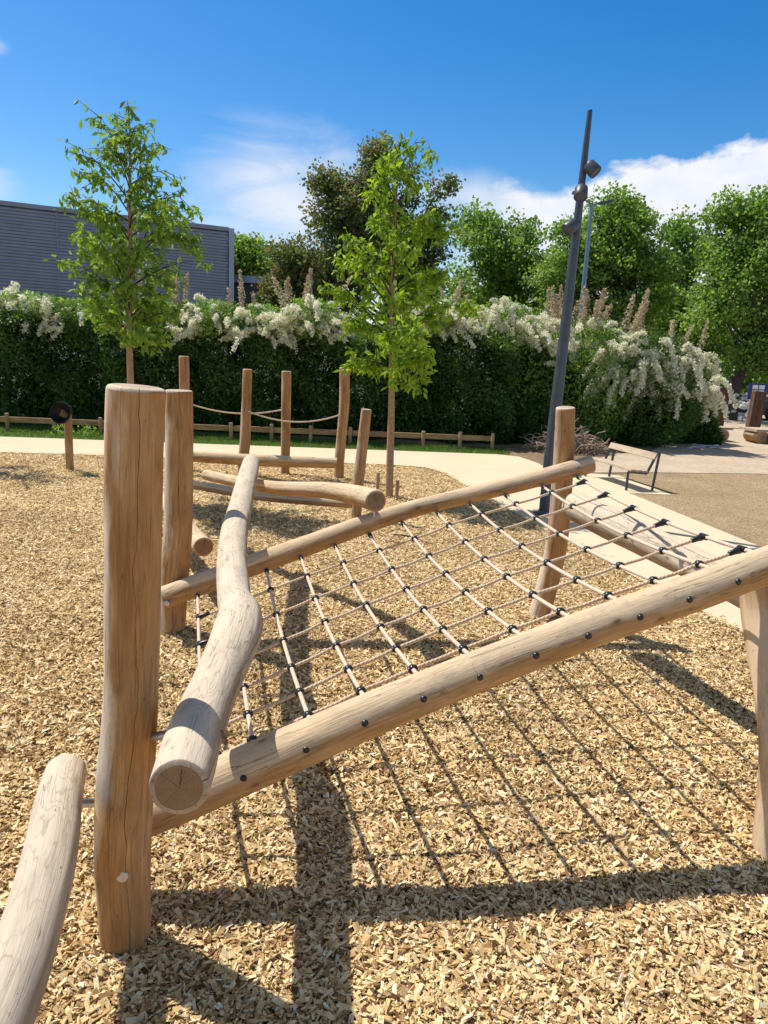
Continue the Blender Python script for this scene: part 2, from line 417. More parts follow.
# ------------------------------------------------------------------ ground and setting
def sheet(name, pts, z, m):
    me=bpy.data.meshes.new(name); me.from_pydata([(x,y,z) for x,y in pts],[],[list(range(len(pts)))])
    me.materials.append(m); me.update()
    if me.polygons[0].normal.z<0: me.flip_normals()
    o=bpy.data.objects.new(name,me); COL.objects.link(o); o['kind']='structure'; return o
sheet('ground',[(-700,-300),(700,-300),(700,900),(-700,900)],0,M['dirt'])
low=[(-40,9.5),(-7.08,13.42),(-3.5,13.9),(-.7,14.19),(.15,14.25),(.75,14.12),(1.08,13.55),(1.325,12.3),(1.65,10.9),(2.205,8.71),(2.806,6.37),(3.05,5.6),(3.35,4.0),(3.7,1.5),(4.3,-5)]
upr=[(-40,12.3),(-8.2,15.61),(-3,16.15),(2.45,16.72),(2.95,16.5),(3.2,15.6),(3.25,14.7),(3.9,14.45),(4.55,14.35),(4.85,12.36),(4.12,12.36),(4.63,8.99),(5.0,6.4),(5.5,3.2),(6.6,-5)]
sheet('wood_chip_bed',[(-40,-5)]+low[:]+[(4.3,-5.01)],.004,M['chipbed'])
sheet('path',upr+low[::-1],.012,M['concrete'])
sheet('lawn_strip',[(-40,12.3),(-8.2,15.62),(-3,16.16),(2.45,16.73),(2.75,17.0),(2.9,18.2),(-40,18.2)],.004,M['turf'])
sheet('mulch_bed',[(4.55,14.35),(4.85,12.36),(4.12,12.36),(4.63,8.99),(5.0,6.4),(5.5,3.2),(6.6,-5),(30,-5),(30,20),(8.07,15.6),(5.2,14.9)],.008,M['mulch'])
sheet('sand_patch',[(4.1,14.55),(5.2,14.93),(8.07,15.63),(30,20.1),(60,60),(22,60),(12.5,30),(9.0,24),(8.0,21.3),(6.6,18.6),(5.6,18.0),(4.4,16.2)],.012,M['sand'])

def in_poly(x,y,poly):
    ins=np.zeros(len(x),dtype=bool); n=len(poly)
    for i in range(n):
        x1,y1=poly[i];x2,y2=poly[(i+1)%n]
        c=((y1>y)!=(y2>y))&(x<(x2-x1)*(y-y1)/(y2-y1+1e-12)+x1); ins^=c
    return ins
chippoly=[(-40,-5)]+low+[(4.3,-5.01)]
def scatter(y0,y1,dens,slope=.60,marg=1.0):
    area=(y1-y0)*(slope*(y0+y1)+2*marg)
    n=int(area*dens)
    y=y0+(y1-y0)*RNG.random(n*2); x=(RNG.random(n*2)*2-1)*(slope*y1+marg)
    k=(np.abs(x)<slope*y+marg)&in_poly(x,y,chippoly)
    return x[k],y[k]
def rotm(n,tilt):
    yaw=RNG.random(n)*2*PI; p=(RNG.random(n)-.5)*2*tilt; r=(RNG.random(n)-.5)*2*tilt
    cy,sy,cp,sp,cr,sr=np.cos(yaw),np.sin(yaw),np.cos(p),np.sin(p),np.cos(r),np.sin(r)
    R=np.empty((n,3,3))
    R[:,0,0]=cy*cp;R[:,0,1]=cy*sp*sr-sy*cr;R[:,0,2]=cy*sp*cr+sy*sr
    R[:,1,0]=sy*cp;R[:,1,1]=sy*sp*sr+cy*cr;R[:,1,2]=sy*sp*cr-cy*sr
    R[:,2,0]=-sp;R[:,2,1]=cp*sr;R[:,2,2]=cp*cr
    return R
def chips(name,y0,y1,dens,L0,L1,tilt,full,zmax=.02):
    x,y=scatter(y0,y1,dens); n=len(x)
    L=L0+(L1-L0)*RNG.random(n)**2.9; Wd=np.minimum(L*(.13+.34*RNG.random(n)**1.5),.016); 
    T=.0015+.0045*RNG.random(n)
    if full:
        t=np.array([(-1,-1,-1),(1,-1,-1),(1,1,-1),(-1,1,-1),(-1,-1,1),(1,-1,1),(1,1,1),(-1,1,1)],dtype=float)
        q=np.array([(4,5,6,7),(0,1,5,4),(1,2,6,5),(2,3,7,6),(3,0,4,7)])
    else:
        t=np.array([(-1,-1,0),(1,-1,0),(1,1,0),(-1,1,0)],dtype=float); q=np.array([(0,1,2,3)])
    jit=1+(RNG.random((n,len(t),3))-.5)*.55
    P=t[None]*jit*np.stack([L/2,Wd/2,T/2],1)[:,None,:]
    if not full: P[:,:,2]+=(RNG.random((n,len(t)))-.5)*.006
    R=rotm(n,tilt); P=np.einsum('nij,nkj->nki',R,P)
    zc=.006+RNG.random(n)*zmax+.012*np.sin(x*2.3+y*1.1)*np.sin(y*2.9-x)
    for (qx,qy,qr) in ((-.84,2.25,.09),(-1.53,5.2,.10),(1.32,5.93,.085),(1.80,2.9,.11),(-.36,9.4,.07)):
        dq=np.maximum(np.hypot(x-qx,y-qy)-qr,0); zc+=.008*np.exp(-(dq/.07)**2)-.008*np.exp(-((dq-.2)/.1)**2)
    P+=np.stack([x,y,np.maximum(zc,.004)],1)[:,None,:]
    F=(q[None]+(np.arange(n)*len(t))[:,None,None]).reshape(-1,4)
    tint=np.clip(RNG.beta(2.3,1.6,n)+ (RNG.random(n)<.10)*-.5,0,1)
    me=np_mesh(name,P.reshape(-1,3),F,np.repeat(tint,len(q)))
    o=link(name,me,None,[M['chip']]); tag(o,None,None,None,'stuff'); o['label']='loose pale wood chips covering the playground floor'
    return o
chips('wood_chips',1.15,3.2,13500,.008,.060,.72,True,.026)
chips('wood_chips',3.2,5.4,7000,.011,.058,.75,True,.024)
chips('wood_chips',5.4,9.0,3900,.014,.052,.5,False,.024)
chips('wood_chips',9.0,14.4,1200,.022,.065,.45,False,.024)

pa=np.array(low[1:13]); sg_=np.hypot(*(pa[1:]-pa[:-1]).T); n=5200
ii=RNG.choice(len(sg_),n,p=sg_/sg_.sum()); tt=RNG.random(n)[:,None]; b_=pa[ii]+(pa[ii+1]-pa[ii])*tt
dr_=(pa[ii+1]-pa[ii])/sg_[ii][:,None]; nr_=np.stack([-dr_[:,1],dr_[:,0]],1)
xy=b_+nr_*(RNG.exponential(.045,n)-.03)[:,None]
L_=.012+.03*RNG.random(n)**2; R=rotm(n,.25); t=np.array([(-1,-1,0),(1,-1,0),(1,1,0),(-1,1,0)],dtype=float)
P=np.einsum('nij,nkj->nki',R,t[None]*(1+(RNG.random((n,4,3))-.5)*.5)*np.stack([L_/2,L_*.18,L_*0],1)[:,None,:])
P+=np.stack([xy[:,0],xy[:,1],.017+.006*RNG.random(n)],1)[:,None,:]
o=link('wood_chips',np_mesh('wood_chips',P.reshape(-1,3),np.arange(n*4).reshape(-1,4),RNG.beta(2.9,1.75,n)),None,[M['chip']]); o['kind']='stuff'; o['label']='loose pale wood chips strewn over the path edge'
# ------------------------------------------------------------------ climbing frame
R0=Vector((.4,4.0,0))
cf=empty('climbing_frame',R0,'large timber climbing frame with a sloping rope net between two log beams','climbing frame')
PW=[M['post'],M['endpale']]; BW=[M['beam'],M['end']]; WW=[M['pale'],M['end']]
log('post',[(-0.764,2.25,1.972,0.086),(-0.775,2.25,1.778,0.086),(-0.789,2.25,1.294,0.086),(-0.803,2.25,0.947,0.087),(-0.829,2.25,0.653,0.095),(-0.846,2.25,0.384,0.095),(-0.846,2.25,0.185,0.09),(-0.843,2.25,-0.0,0.087),(-0.843,2.25,-0.126,0.086)],[M['post'],M['endpale']],cf,48,.025,.010,.018,1,1.12,'thick nearest post with a long dark drying crack')
log('post',[(-1.467,5.2,1.791,0.094),(-1.472,5.2,1.227,0.1),(-1.484,5.2,0.787,0.101),(-1.517,5.2,0.407,0.103),(-1.544,5.2,0.001,0.101),(-1.553,5.2,-0.143,0.101)],PW,cf,36,.04,.010,.016,2,PI*.4,'upright post just behind the thickest one')
log('post',[(1.372,5.82,1.768,0.074),(1.41,5.86,1.268,0.08),(1.435,5.93,0.675,0.087),(1.385,5.93,0.241,0.088),(1.34,5.93,-0.008,0.086),(1.335,5.93,-0.134,0.085)],PW,cf,32,.04,.012,.016,3,2.2,'leaning post at the high end of the far beam')
lg=log('leg',[(1.805,3.35,1.161,0.117),(1.824,3.3,0.973,0.117),(1.825,3.12,0.705,0.113),(1.815,2.98,0.511,0.114),(1.831,2.95,0.263,0.115),(1.818,2.9,-0.011,0.111),(1.832,2.9,-0.127,0.111)],[M['beam'],M['endpale']],cf,40,.03,.012,.02,4,1.0,'curved leg under the high end of the near beam')
NBP=[(-0.988,2.47,0.302,0.09),(-0.562,2.57,0.472,0.092),(0.101,2.75,0.739,0.086),(0.817,2.98,0.967,0.083),(1.411,3.14,1.15,0.083),(1.74,3.23,1.256,0.084),(2.406,3.39,1.452,0.089)]
nb=log('side_beam',NBP,BW,cf,40,.03,.008,.016,5,-.9,'near log beam sloping up to the right with black bolt caps')
FBP=[(-1.545,5.02,0.328,0.082),(-1.129,5.14,0.484,0.08),(-0.606,5.28,0.675,0.076),(-0.064,5.4,0.88,0.069),(0.345,5.5,1.006,0.064),(1.037,5.64,1.182,0.066),(1.608,5.76,1.341,0.07)]
fb=log('side_beam',FBP,BW,cf,32,.04,.010,.014,6,2.9,'far log beam that carries the top ends of the net')
# bolts along the near beam
view=Vector((-.15,-.95,.12)).normalized()
NBX=[(-0.635,2.554,0.441),(-0.446,2.601,0.52),(-0.221,2.663,0.612),(-0.002,2.722,0.702),(0.223,2.789,0.782),(0.448,2.862,0.852),(0.681,2.936,0.925),(0.906,3.004,0.994),(1.135,3.066,1.065),(1.358,3.126,1.134),(1.584,3.187,1.206),(1.808,3.247,1.276)]
def cap(c,ax,parent,r=.017,name='bolt_cap'):
    MB().lathe(c,ax,[(-.012,r*.95),(0,r),(.006,r*.96),(.010,r*.75),(.012,r*.3),(.0122,.0001)],18).build(name,M['black'],parent)
nbv=[Vector(p) for p in NBX]
for i,p in enumerate(nbv):
    q=p+Vector((-.032,-(.0965-.0009*i),.002))
    cap(q,(0,-1,-.25),nb,.0145)
MB().lathe((FBP[-1][0]-.075,FBP[-1][1]-.058,FBP[-1][2]+.0),(.0,-1,0),[(-.01,.022),(.004,.022),(.009,.016),(.010,.0001)],16).build('bolt_head',M['beam'],fb)
MB().lathe((FBP[0][0]+.05,FBP[0][1]-.078,FBP[0][2]-.01),(0,-1,0),[(-.01,.02),(.004,.02),(.009,.012),(.010,.0001)],16).build('bolt_head',M['steel'],fb)
MB().lathe((1.407,5.85,1.438),(0,-1,0),[(-.03,.016),(.0,.016),(.005,.001)],12).build('bolt_head',M['steel'],cf)
MB().lathe((-0.816,2.16,0.35),(0.1,-1,.1),[(-.04,.021),(.000,.021),(.003,.018),(.0032,.0001)],20).build('bolt_head',M['steel'],cf)
# net
RP=[[(-1.299,5.025,0.366),(-1.199,4.654,0.334),(-1.087,4.234,0.316),(-0.974,3.814,0.318),(-0.868,3.419,0.337),(-0.778,3.086,0.367),(-0.702,2.802,0.403),(-0.635,2.554,0.441)],[(-1.068,5.09,0.451),(-0.975,4.717,0.419),(-0.869,4.294,0.401),(-0.763,3.871,0.402),(-0.664,3.472,0.421),(-0.58,3.137,0.449),(-0.508,2.85,0.483),(-0.446,2.601,0.52)],[(-0.832,5.156,0.537),(-0.741,4.782,0.508),(-0.637,4.358,0.492),(-0.533,3.934,0.494),(-0.435,3.535,0.513),(-0.352,3.199,0.542),(-0.282,2.912,0.576),(-0.221,2.663,0.612)],[(-0.592,5.223,0.625),(-0.504,4.851,0.597),(-0.406,4.435,0.583),(-0.308,4.02,0.585),(-0.215,3.626,0.603),(-0.134,3.282,0.631),(-0.064,2.985,0.665),(-0.002,2.722,0.702)],[(-0.349,5.279,0.709),(-0.265,4.912,0.682),(-0.172,4.507,0.668),(-0.079,4.103,0.669),(0.01,3.717,0.685),(0.09,3.368,0.712),(0.16,3.063,0.745),(0.223,2.789,0.782)],[(-0.101,5.337,0.794),(-0.021,4.975,0.767),(0.066,4.582,0.751),(0.153,4.189,0.75),(0.237,3.811,0.762),(0.316,3.459,0.786),(0.385,3.146,0.816),(0.448,2.862,0.852)],[(0.141,5.393,0.877),(0.22,5.037,0.85),(0.303,4.656,0.834),(0.387,4.275,0.831),(0.468,3.907,0.84),(0.546,3.55,0.861),(0.616,3.231,0.89),(0.681,2.936,0.925)],[(0.398,5.451,0.961),(0.463,5.135,0.936),(0.543,4.751,0.917),(0.623,4.364,0.911),(0.702,3.987,0.918),(0.778,3.621,0.936),(0.845,3.298,0.963),(0.906,3.004,0.994)],[(0.65,5.502,1.027),(0.705,5.226,1.006),(0.782,4.839,0.987),(0.86,4.447,0.981),(0.937,4.062,0.988),(1.012,3.684,1.007),(1.077,3.358,1.034),(1.135,3.066,1.065)],[(0.92,5.556,1.097),(0.962,5.32,1.079),(1.033,4.929,1.06),(1.104,4.53,1.053),(1.175,4.137,1.059),(1.245,3.748,1.078),(1.305,3.417,1.103),(1.358,3.126,1.134)],[(1.203,5.615,1.173),(1.233,5.418,1.158),(1.296,5.022,1.138),(1.359,4.617,1.13),(1.423,4.214,1.135),(1.485,3.814,1.153),(1.538,3.479,1.177),(1.584,3.187,1.206)],[(1.48,5.673,1.25),(1.501,5.515,1.238),(1.555,5.115,1.217),(1.611,4.703,1.208),(1.667,4.29,1.211),(1.722,3.878,1.227),(1.768,3.538,1.25),(1.808,3.247,1.276)]]
rows=[[] for _ in range(6)]
nR=len(RP)
def clamp(p,d,d2,parent,big=False):
    p=Vector(p);d=Vector(d).normalized();d2=Vector(d2).normalized();m=MB()
    if big:
        a=p-d*.03;b=p+d*.03
        m.lathe(a,d,[(0,.011),(.003,.0165),(.057,.0165),(.06,.011)],12)
        m.tube([(*(p-d2*.005),.015),(*(p+d2*.02),.019),(*(p+d2*.045),.0145),(*(p+d2*.075),.0135),(*(p+d2*.08),.009)],12)
    else:
        a=p-d*.019
        m.lathe(a,d,[(-.001,.010),(.003,.0155),(.010,.0195),(.019,.021),(.028,.0195),(.035,.0155),(.039,.010)],14)
        m.tube([(*(p-d2*.022),.0125),(*(p-d2*.018),.0145),(*(p+d2*.018),.0145),(*(p+d2*.022),.0125)],10)
    m.build('rope_clamp',M['black'],parent)
ropeobjs=[]
for i,pts in enumerate(RP):
    pts=[Vector(p) for p in pts]
    r=.0102
    cr=MB().tube([(*p,r) for p in pts],12,0,.04).build('cross_rope',M['rope'],cf)
    ropeobjs.append(cr)
    for k in range(1,7): rows[k-1].append(pts[k])
    d=(pts[1]-pts[0]).normalized()
    # steel eye and black ferrule under the far beam
    MB().lathe(pts[0]-d*.02,d,[(0,.004),(.0,.013),(.018,.016),(.03,.016),(.034,.012)],12).build('rope_eye',M['steel'],cr)
    MB().lathe(pts[0]+d*.015,d,[(0,.013),(.002,.0165),(.045,.0165),(.055,.011)],12).build('rope_end_sleeve',M['black'],cr)
for k in range(6):
    P=[rows[k][i] for i in range(nR)]
    pts=[]
    for i in range(nR):
        pts.append((*P[i],.0088))
        if i<nR-1:
            m=(P[i]+P[i+1])/2; pts.append((m.x+random.uniform(-.003,.003),m.y+random.uniform(-.004,.004),m.z-.001-.007*random.random(),.0088))
    MB().tube(pts,10,0,.05).build('long_rope',M['rope2'],cf)
    for i in range(nR):
        d=Vector(RP[i][k+2])-Vector(RP[i][k]) if k+2<len(RP[i]) else Vector(RP[i][k+1])-Vector(RP[i][k])
        nbx=P[min(i+1,nR-1)]-P[max(i-1,0)]
        if i==nR-1: nbx=P[i-1]-P[i]
        if i==0: nbx=P[1]-P[0]
        clamp(P[i],d,nbx,ropeobjs[i],i in (0,nR-1))
# balance beams bolted to the frame
wb=log('balance_beam',[(-0.528,1.832,0.905,0.083),(-0.543,1.962,0.9,0.088),(-0.563,2.116,0.89,0.089),(-0.58,2.334,0.88,0.089),(-0.595,2.594,0.87,0.09),(-0.612,2.906,0.86,0.101),(-0.637,3.184,0.85,0.109),(-0.677,3.407,0.845,0.099),(-0.743,3.608,0.845,0.086),(-0.891,4.246,0.86,0.089),(-1.003,4.869,0.89,0.091),(-1.119,5.695,0.93,0.086),(-1.23,6.525,0.99,0.085),(-1.312,7.109,1.01,0.082)],WW,cf,56,.018,.008,.009,7,1.35,'crooked pale balance beam with a swelling halfway and a cracked round end')
MB().tube([(-0.726,2.23,0.829)+(.015,),(-0.641,2.2,0.864)+(.015,)],14).build('rod',M['steel'],wb)
MB().lathe((-0.485,2.13,0.897),(1,-.2,0),[(-.02,.012),(.0,.012),(.001,.022),(.008,.022),(.009,.001)],14).build('rod_cap',M['black'],wb)
lb=log('balance_beam',[(-1.052,2.309,0.65,0.066),(-1.013,2.155,0.63,0.072),(-0.947,1.932,0.58,0.078),(-0.9,1.693,0.52,0.08),(-0.882,1.526,0.47,0.082),(-0.877,1.364,0.42,0.082)],[M['pale'],M['endpale']],cf,44,.025,.010,.03,8,2.6,'pale beam sloping out of the lower left corner')
MB().tube([(-1.006,2.28,0.533)+(.015,),(-0.912,2.27,0.552)+(.015,)],14).build('rod',M['steel'],lb)
log('balance_beam',[(1.425,5.469,1.055,0.109),(1.523,5.108,1.04,0.109),(1.677,4.705,1.01,0.104),(1.859,4.22,0.97,0.097),(1.96,3.825,0.95,0.094),(2.075,3.435,0.92,0.093)],[M['pale'],M['endpale']],cf,40,.04,.010,.022,9,.4,'pale level beam crossing behind the net over the path')
# ------------------------------------------------------------------ balance logs behind
g='log balance beams behind the climbing frame'
R1=(-0.936,8.131,0)
f=empty('balance_beam',R1,'bent log beam whose dark round end stops above the far side beam','balance beam',g)
fo=log('beam',[(-1.964,7.979,0.72,0.057),(-1.435,7.149,0.81,0.056),(-0.973,6.551,0.88,0.063),(-0.471,6.014,0.98,0.07),(-0.226,5.507,1.05,0.076),(-0.059,5.06,1.1,0.077)],BW,f,32,.05,.012,.012,10,1.0)
MB().tube([(-0.072,5.3,.93,.008),(-0.072,5.3,1.10,.008)],10).build('rod',M['steel'],f)
MB().lathe((-0.085,5.2,1.137),(0,0,1),[(0,.016),(.006,.016),(.007,.001)],12).build('bolt_head',M['steel'],f)
f=empty('balance_beam',(-1.492,5.947,0),'short log beam with a sawn end showing beside the second post','balance beam',g)
log('beam',[(-1.449,5.8,0.504,0.081),(-1.692,6.3,0.497,0.079),(-2.112,7.2,0.484,0.08),(-2.652,8.2,0.456,0.079)],[M['beam'],M['end']],f,28,.05,.01,.012,11,.5)
f=empty('low_beam',(-0.412,9.406,0),'short leaning post with a low log beam running off to the left','balance beam',g)
log('post',[(-0.285,9.42,1.416,0.066),(-0.32,9.42,0.893,0.07),(-0.36,9.42,0.305,0.071),(-0.366,9.42,-0.027,0.072),(-0.369,9.42,-0.135,0.072)],[M['bpost'],M['endpale']],f,24,.06,.012,.012,12,1)
log('beam',[(-2.668,9.702,0.3,0.06),(-1.558,9.222,0.27,0.06),(-0.401,8.993,0.27,0.056)],BW,f,24,.07,.02,.012,13,1)
w=empty('rope_walk',(-1.688,12.874,0),'balance log with four tall posts and sagging handrail ropes','rope walk')
log('post',[(-3.445,12.53,1.917,0.083),(-3.446,12.53,0.857,0.085),(-3.462,12.53,0.001,0.086),(-3.462,12.53,-0.103,0.086)],[M['bpost'],M['endpale']],w,20,.08,.01,.012,14,1)
log('post',[(-2.348,12.32,1.761,0.078),(-2.359,12.32,1.257,0.079),(-2.378,12.32,0.594,0.088),(-2.417,12.32,0.17,0.084),(-2.423,12.32,-0.086,0.085)],[M['bpost'],M['endpale']],w,20,.08,.02,.012,15,1)
log('post',[(-1.751,12.63,1.751,0.08),(-1.743,12.63,0.931,0.081),(-1.741,12.63,0.001,0.078),(-1.739,12.63,-0.104,0.078)],[M['bpost'],M['endpale']],w,20,.08,.01,.012,16,1)
log('post',[(-0.765,12.39,1.868,0.082),(-0.745,12.39,1.331,0.087),(-0.769,12.39,0.832,0.084),(-0.793,12.39,0.325,0.084),(-0.794,12.39,-0.121,0.085)],[M['bpost'],M['endpale']],w,20,.08,.02,.012,17,1)
log('beam',[(-3.286,12.021,0.32,0.09),(-2.024,11.934,0.32,0.094),(-0.811,12.064,0.32,0.086)],BW,w,24,.07,.015,.012,18,1)
MB().tube(sag((-3.427,12.5,1.162),(-1.759,12.6,1.119),.13,16,.012),8).build('handrail_rope',M['rope'],w)
MB().tube(sag((-2.32,12.25,1.084),(-0.792,12.35,1.093),.15,16,.012),8).build('handrail_rope',M['rope'],w)
# speaking tube
tb=empty('speaking_tube',(-5.146,11.888,0),'slim beige play post topped by a black round horn','speaking tube')
x0,y0,_=(-5.146,11.888,0)
x1,y1,z1=(-5.119,11.888,0.863)
MB().tube([(x0,y0,-.05,.062),(x0,y0,z1-.15,.062),(x0,y0,z1-.03,.062),(x0-.04,y0-.02,z1+.05,.062),(x0-.09,y0-.06,z1+.085,.062)],18,0,.03).build('post',M['fence'],tb)
hc=Vector((-5.17,11.7,0.954)); hx=Vector((.12,1.0,-.22)).normalized()
MB().lathe(hc-hx*.02,hx,[(.20,.0001),(.17,.03),(.12,.10),(.03,.152),(-.0,.165),(-.012,.172),(0,.178),(.04,.176),(.13,.13),(.22,.07),(.25,.06)],28).build('horn',M['black'],tb)

# ------------------------------------------------------------------ street furniture
lp=empty('lamp_post',(2.267,10.21,0),'tall dark lamp post carrying three spotlights','lamp post')
bx,by,_=(2.267,10.21,0); tx,ty,tz=(2.348,10.21,5.238)
MB().tube([(bx,by,0,.09),(bx,by,1.0,.085),(bx+(tx-bx)*.6,by,3.4,.06),(bx+(tx-bx)*.78,by,4.2,.05),(tx,ty,tz,.032)],24,0,.3,True,.006).build('pole',M['lamp'],lp)
MB().lathe((bx,by,.012),(0,0,1),[(0,.16),(.02,.16),(.025,.105),(.06,.10)],24).build('base_collar',M['lamp'],lp)
for (px3,ax,s_) in (((2.431,10.12,4.527),(.7,-.35,-.75),1),((2.287,10.0,4.211),(-.15,-.6,-.9),1),((2.218,10.1,3.818),(-.75,-.3,-.65),-1)):
    c=Vector(px3);ax=Vector(ax).normalized()
    h=MB().lathe(c-ax*.085,ax,[(0,.0001),(.0,.072),(.012,.082),(.15,.088),(.158,.084),(.158,.076),(.145,.07),(.145,.0001)],22).build('spotlight',M['lamp'],lp)
    pole=Vector((bx+(tx-bx)*.8,by,c.z+.04))
    sd=ax.cross(Vector((0,1,0))).normalized()
    MB().bar(pole,c-ax*.06,.025,.02).build('bracket',M['lamp'],h)
l2=empty('lamp_post',(5.81,24,0),'thin pale blue lamp post with a forked top, rising behind the flowering shrubs','lamp post')
ax_,ay_,az_=(5.852,24,6.898)
MB().tube([(ax_,ay_,0,.10),(ax_,ay_,3,.085),(ax_,ay_,az_,.05)],16,0,.5).build('pole',M['lamp_blue'],l2)
for s_ in (-1,1):
    e=MB().bar((ax_,ay_,az_-.05),(ax_+s_*.38,ay_,az_+(.18 if s_<0 else .02)),.04,.04).build('arm',M['lamp_blue'],l2)
    MB().box((ax_+s_*.42,ay_,az_+(.22 if s_<0 else .04)),(.42,.16,.07),Matrix.Rotation(-s_*.25,3,'Y')).build('lamp_head',M['lamp'],e)

# low rail fence
fe=empty('low_fence',(-3,17.1,0),'low timber rail fence running along the foot of the hedge','fence')
fx=lambda X:17.573+(X-2.473)*.0839
FX=[2.487,1.712,0.837,0.042,-0.875,-1.794,-2.692,-3.614,-4.538,-5.54,-6.531,-7.553,-8.571,-9.581,-10.587]
for k,X in enumerate(FX):
    h=.40+random.uniform(-.012,.012)
    MB().tube([(X,fx(X)-.02,-.05,.042),(X,fx(X)-.02,h,.042)],14,.0,None,True,.012,1,k).build('post',[M['fence'],M['endpale']],fe,True,crack=1)
for k in range(7):
    xa=FX[2*k]+(.05 if k==0 else 0); xb=FX[2*k+2]+.01
    MB().bar((xa,fx(xa)+.04,.265),(xb,fx(xb)+.04,.265),.05,.12).build('rail',M['fence'],fe,False,crack=9)

# bench
bn=empty('bench',(4.3,13.2,0),'slatted timber bench on thin steel frames beside the path','bench')
FR=Vector((4.151,12.60,0)); u=Vector((-.235,.972,0)); v=Vector((.972,.235,0)); LB=1.45; DB=.50
SZ=0.34; BZ=0.639+.03
for t in (0.0,1.0):
    o=FR+u*(LB*t)
    A=[o,o+Vector((0,0,SZ)),o+v*.36+Vector((0,0,SZ-.03)),o+v*(DB+.02)+Vector((0,0,BZ)),o+v*(DB+.06)+Vector((0,0,BZ)),o+v*DB]
    A[0]=A[0]+Vector((0,0,.012)); A[5]=A[5]+Vector((0,0,.012))
    m=MB()
    for a,b in ((0,1),(1,2),(2,3),(3,4),(4,5)): m.bar(A[a],A[b],.045,.014,up=u)
    m.build('frame',M['bench_steel'],bn,False)
for k in range(3):
    a=FR-u*.04+v*(.02+.115*k)+Vector((0,0,SZ+.025-.01*k)); b=a+u*(LB+.08)
    MB().bar(a+v*.05,b+v*.05,.105,.032).build('seat_slat',M['bench_wood'],bn,False)
for k in range(1):
    fz=.84
    p=FR+v*(.36+(DB+.02-.36)*fz-.02)+Vector((0,0,SZ-.03+(BZ-SZ+.03)*fz))
    n=(v*.36-Vector((0,0,1))*-.0).normalized()
    up=(v*(DB+.02-.36)+Vector((0,0,BZ-SZ+.03))).normalized()
    sd=u; nn=up.cross(sd)
    R=Matrix((sd,nn,up)).transposed()
    MB().box(p+u*(LB/2),(LB+.08,.03,.115),R).build('back_slat',M['bench_wood'],bn,False)
# tree stakes
for nm,(bx_,by_,_z),tp,lb_ in (('s',(-0.12,11.528,0),.28,'left of the two short stakes tied to the lime young tree'),('s',(0.177,10.779,0),.30,'right of the two short stakes tied to the lime young tree')):
    st=log('tree_stake',[(bx_,by_,-.05,.028),(bx_,by_,tp,.028)],[M['bark'],M['bark']],None,12,.1,.01,.006,3)
    tag(st,lb_,'stake','short stakes around the young tree')
tw=MB().tube([(*(0.121,8.487,0)[:2],.03,.008),(*(0.297,8.425,0)[:2],.035,.010),(*(0.431,8.263,0)[:2],.03,.008),(*(0.575,8.154,0)[:2],.02,.004)],6,.1,.05).tube([(*(0.297,8.425,0)[:2],.035,.006),(*(0.446,8.653,0)[:2],.03,.003)],5,.1,.05).build('fallen_twig',M['bark2'])
tag(tw,'dark fallen twig lying on the wood chips under the net','twig')

# brush pile
m=MB(); c=Vector((4.34,17.912,0))
for i in range(230):
    a=random.uniform(0,2*PI); rr=random.random()**.6
    p=c+Vector((math.cos(a)*rr*.95,math.sin(a)*rr*.55,random.uniform(.02,.75)*(1-rr*.7)))
    d=Vector((random.gauss(0,1),random.gauss(0,.7),random.gauss(.1,.45))).normalized()
    L_=random.uniform(.25,.8); q=p-d*L_*.5
    if q.z<.02: d.z=abs(d.z)
    pts=[]
    w1=Vector((random.gauss(0,.1),random.gauss(0,.1),random.gauss(0,.08)))
    for t in (0,.25,.5,.75,1):
        o=q+d*(L_*t)+w1*math.sin(t*3.1)+Vector((random.gauss(0,.01),random.gauss(0,.01),random.gauss(0,.01))); o.z=max(o.z,.015)
        pts.append((*o,random.uniform(.9,1.1)*(.013 if i%6 else .022)*(1-.6*t)))
    m.tube(pts,5,0,None,False)
tag(m.build('brush_pile',M['twig']),'heap of bare cut branches at the foot of the lamp post','brush pile')

# ------------------------------------------------------------------ building
bd=empty('building',(-10,31,0),'long dark blue grey building clad in ribbed metal behind the hedge','building')
A=Vector((-14.799,29.1,6.843)[:2]+(0,)) if False else Vector((-14.799,29.1,0)); B=Vector((-7.124,32.8,0)); HB=6.86
dr=(B-A).normalized(); A2=A-dr*8; nrm=Vector((dr.y,-dr.x,0))
V=[];Fc=[];z=0.0;per=.235
prof=[]
while z<HB-.1:
    prof+=[(z,0),(z+per*.42,0),(z+per*.5,.045),(z+per*.86,.045)]; z+=per
prof.append((HB,0))
L_=(B-A2).length
nseg=5
for i in range(nseg+1):
    for (zz,d_) in prof: V.append(A2+dr*(L_*i/nseg)+nrm*d_+Vector((0,0,zz)))
k=len(prof)
for i in range(nseg):
    for j in range(k-1): Fc.append([i*k+j,(i+1)*k+j,(i+1)*k+j+1,i*k+j+1])
me=bpy.data.meshes.new('cladding'); me.from_pydata([tuple(p-bd.location) for p in V],[],Fc); me.update()
link('cladding',me,bd,[M['cladding']])
ins=-nrm*7
MB().box((A2+B)/2+ins/2-nrm*.1+Vector((0,0,HB/2)),(L_-.02,6.8,HB-.05),Matrix.Rotation(math.atan2(dr.y,dr.x),3,'Z')).build('wall',M['annex'],bd,False)
MB().bar(A2+nrm*.03+Vector((0,0,HB+.05)),B+nrm*.03+Vector((0,0,HB+.05)),.25,.16).build('coping',M['cladding'],bd,False)
MB().bar(B+nrm*.03+dr*.12+Vector((0,0,0)),B+nrm*.03+dr*.12+Vector((0,0,HB+.1)),.24,.22,up=(dr.x,dr.y,0)).build('corner_trim',M['trim'],bd,False)
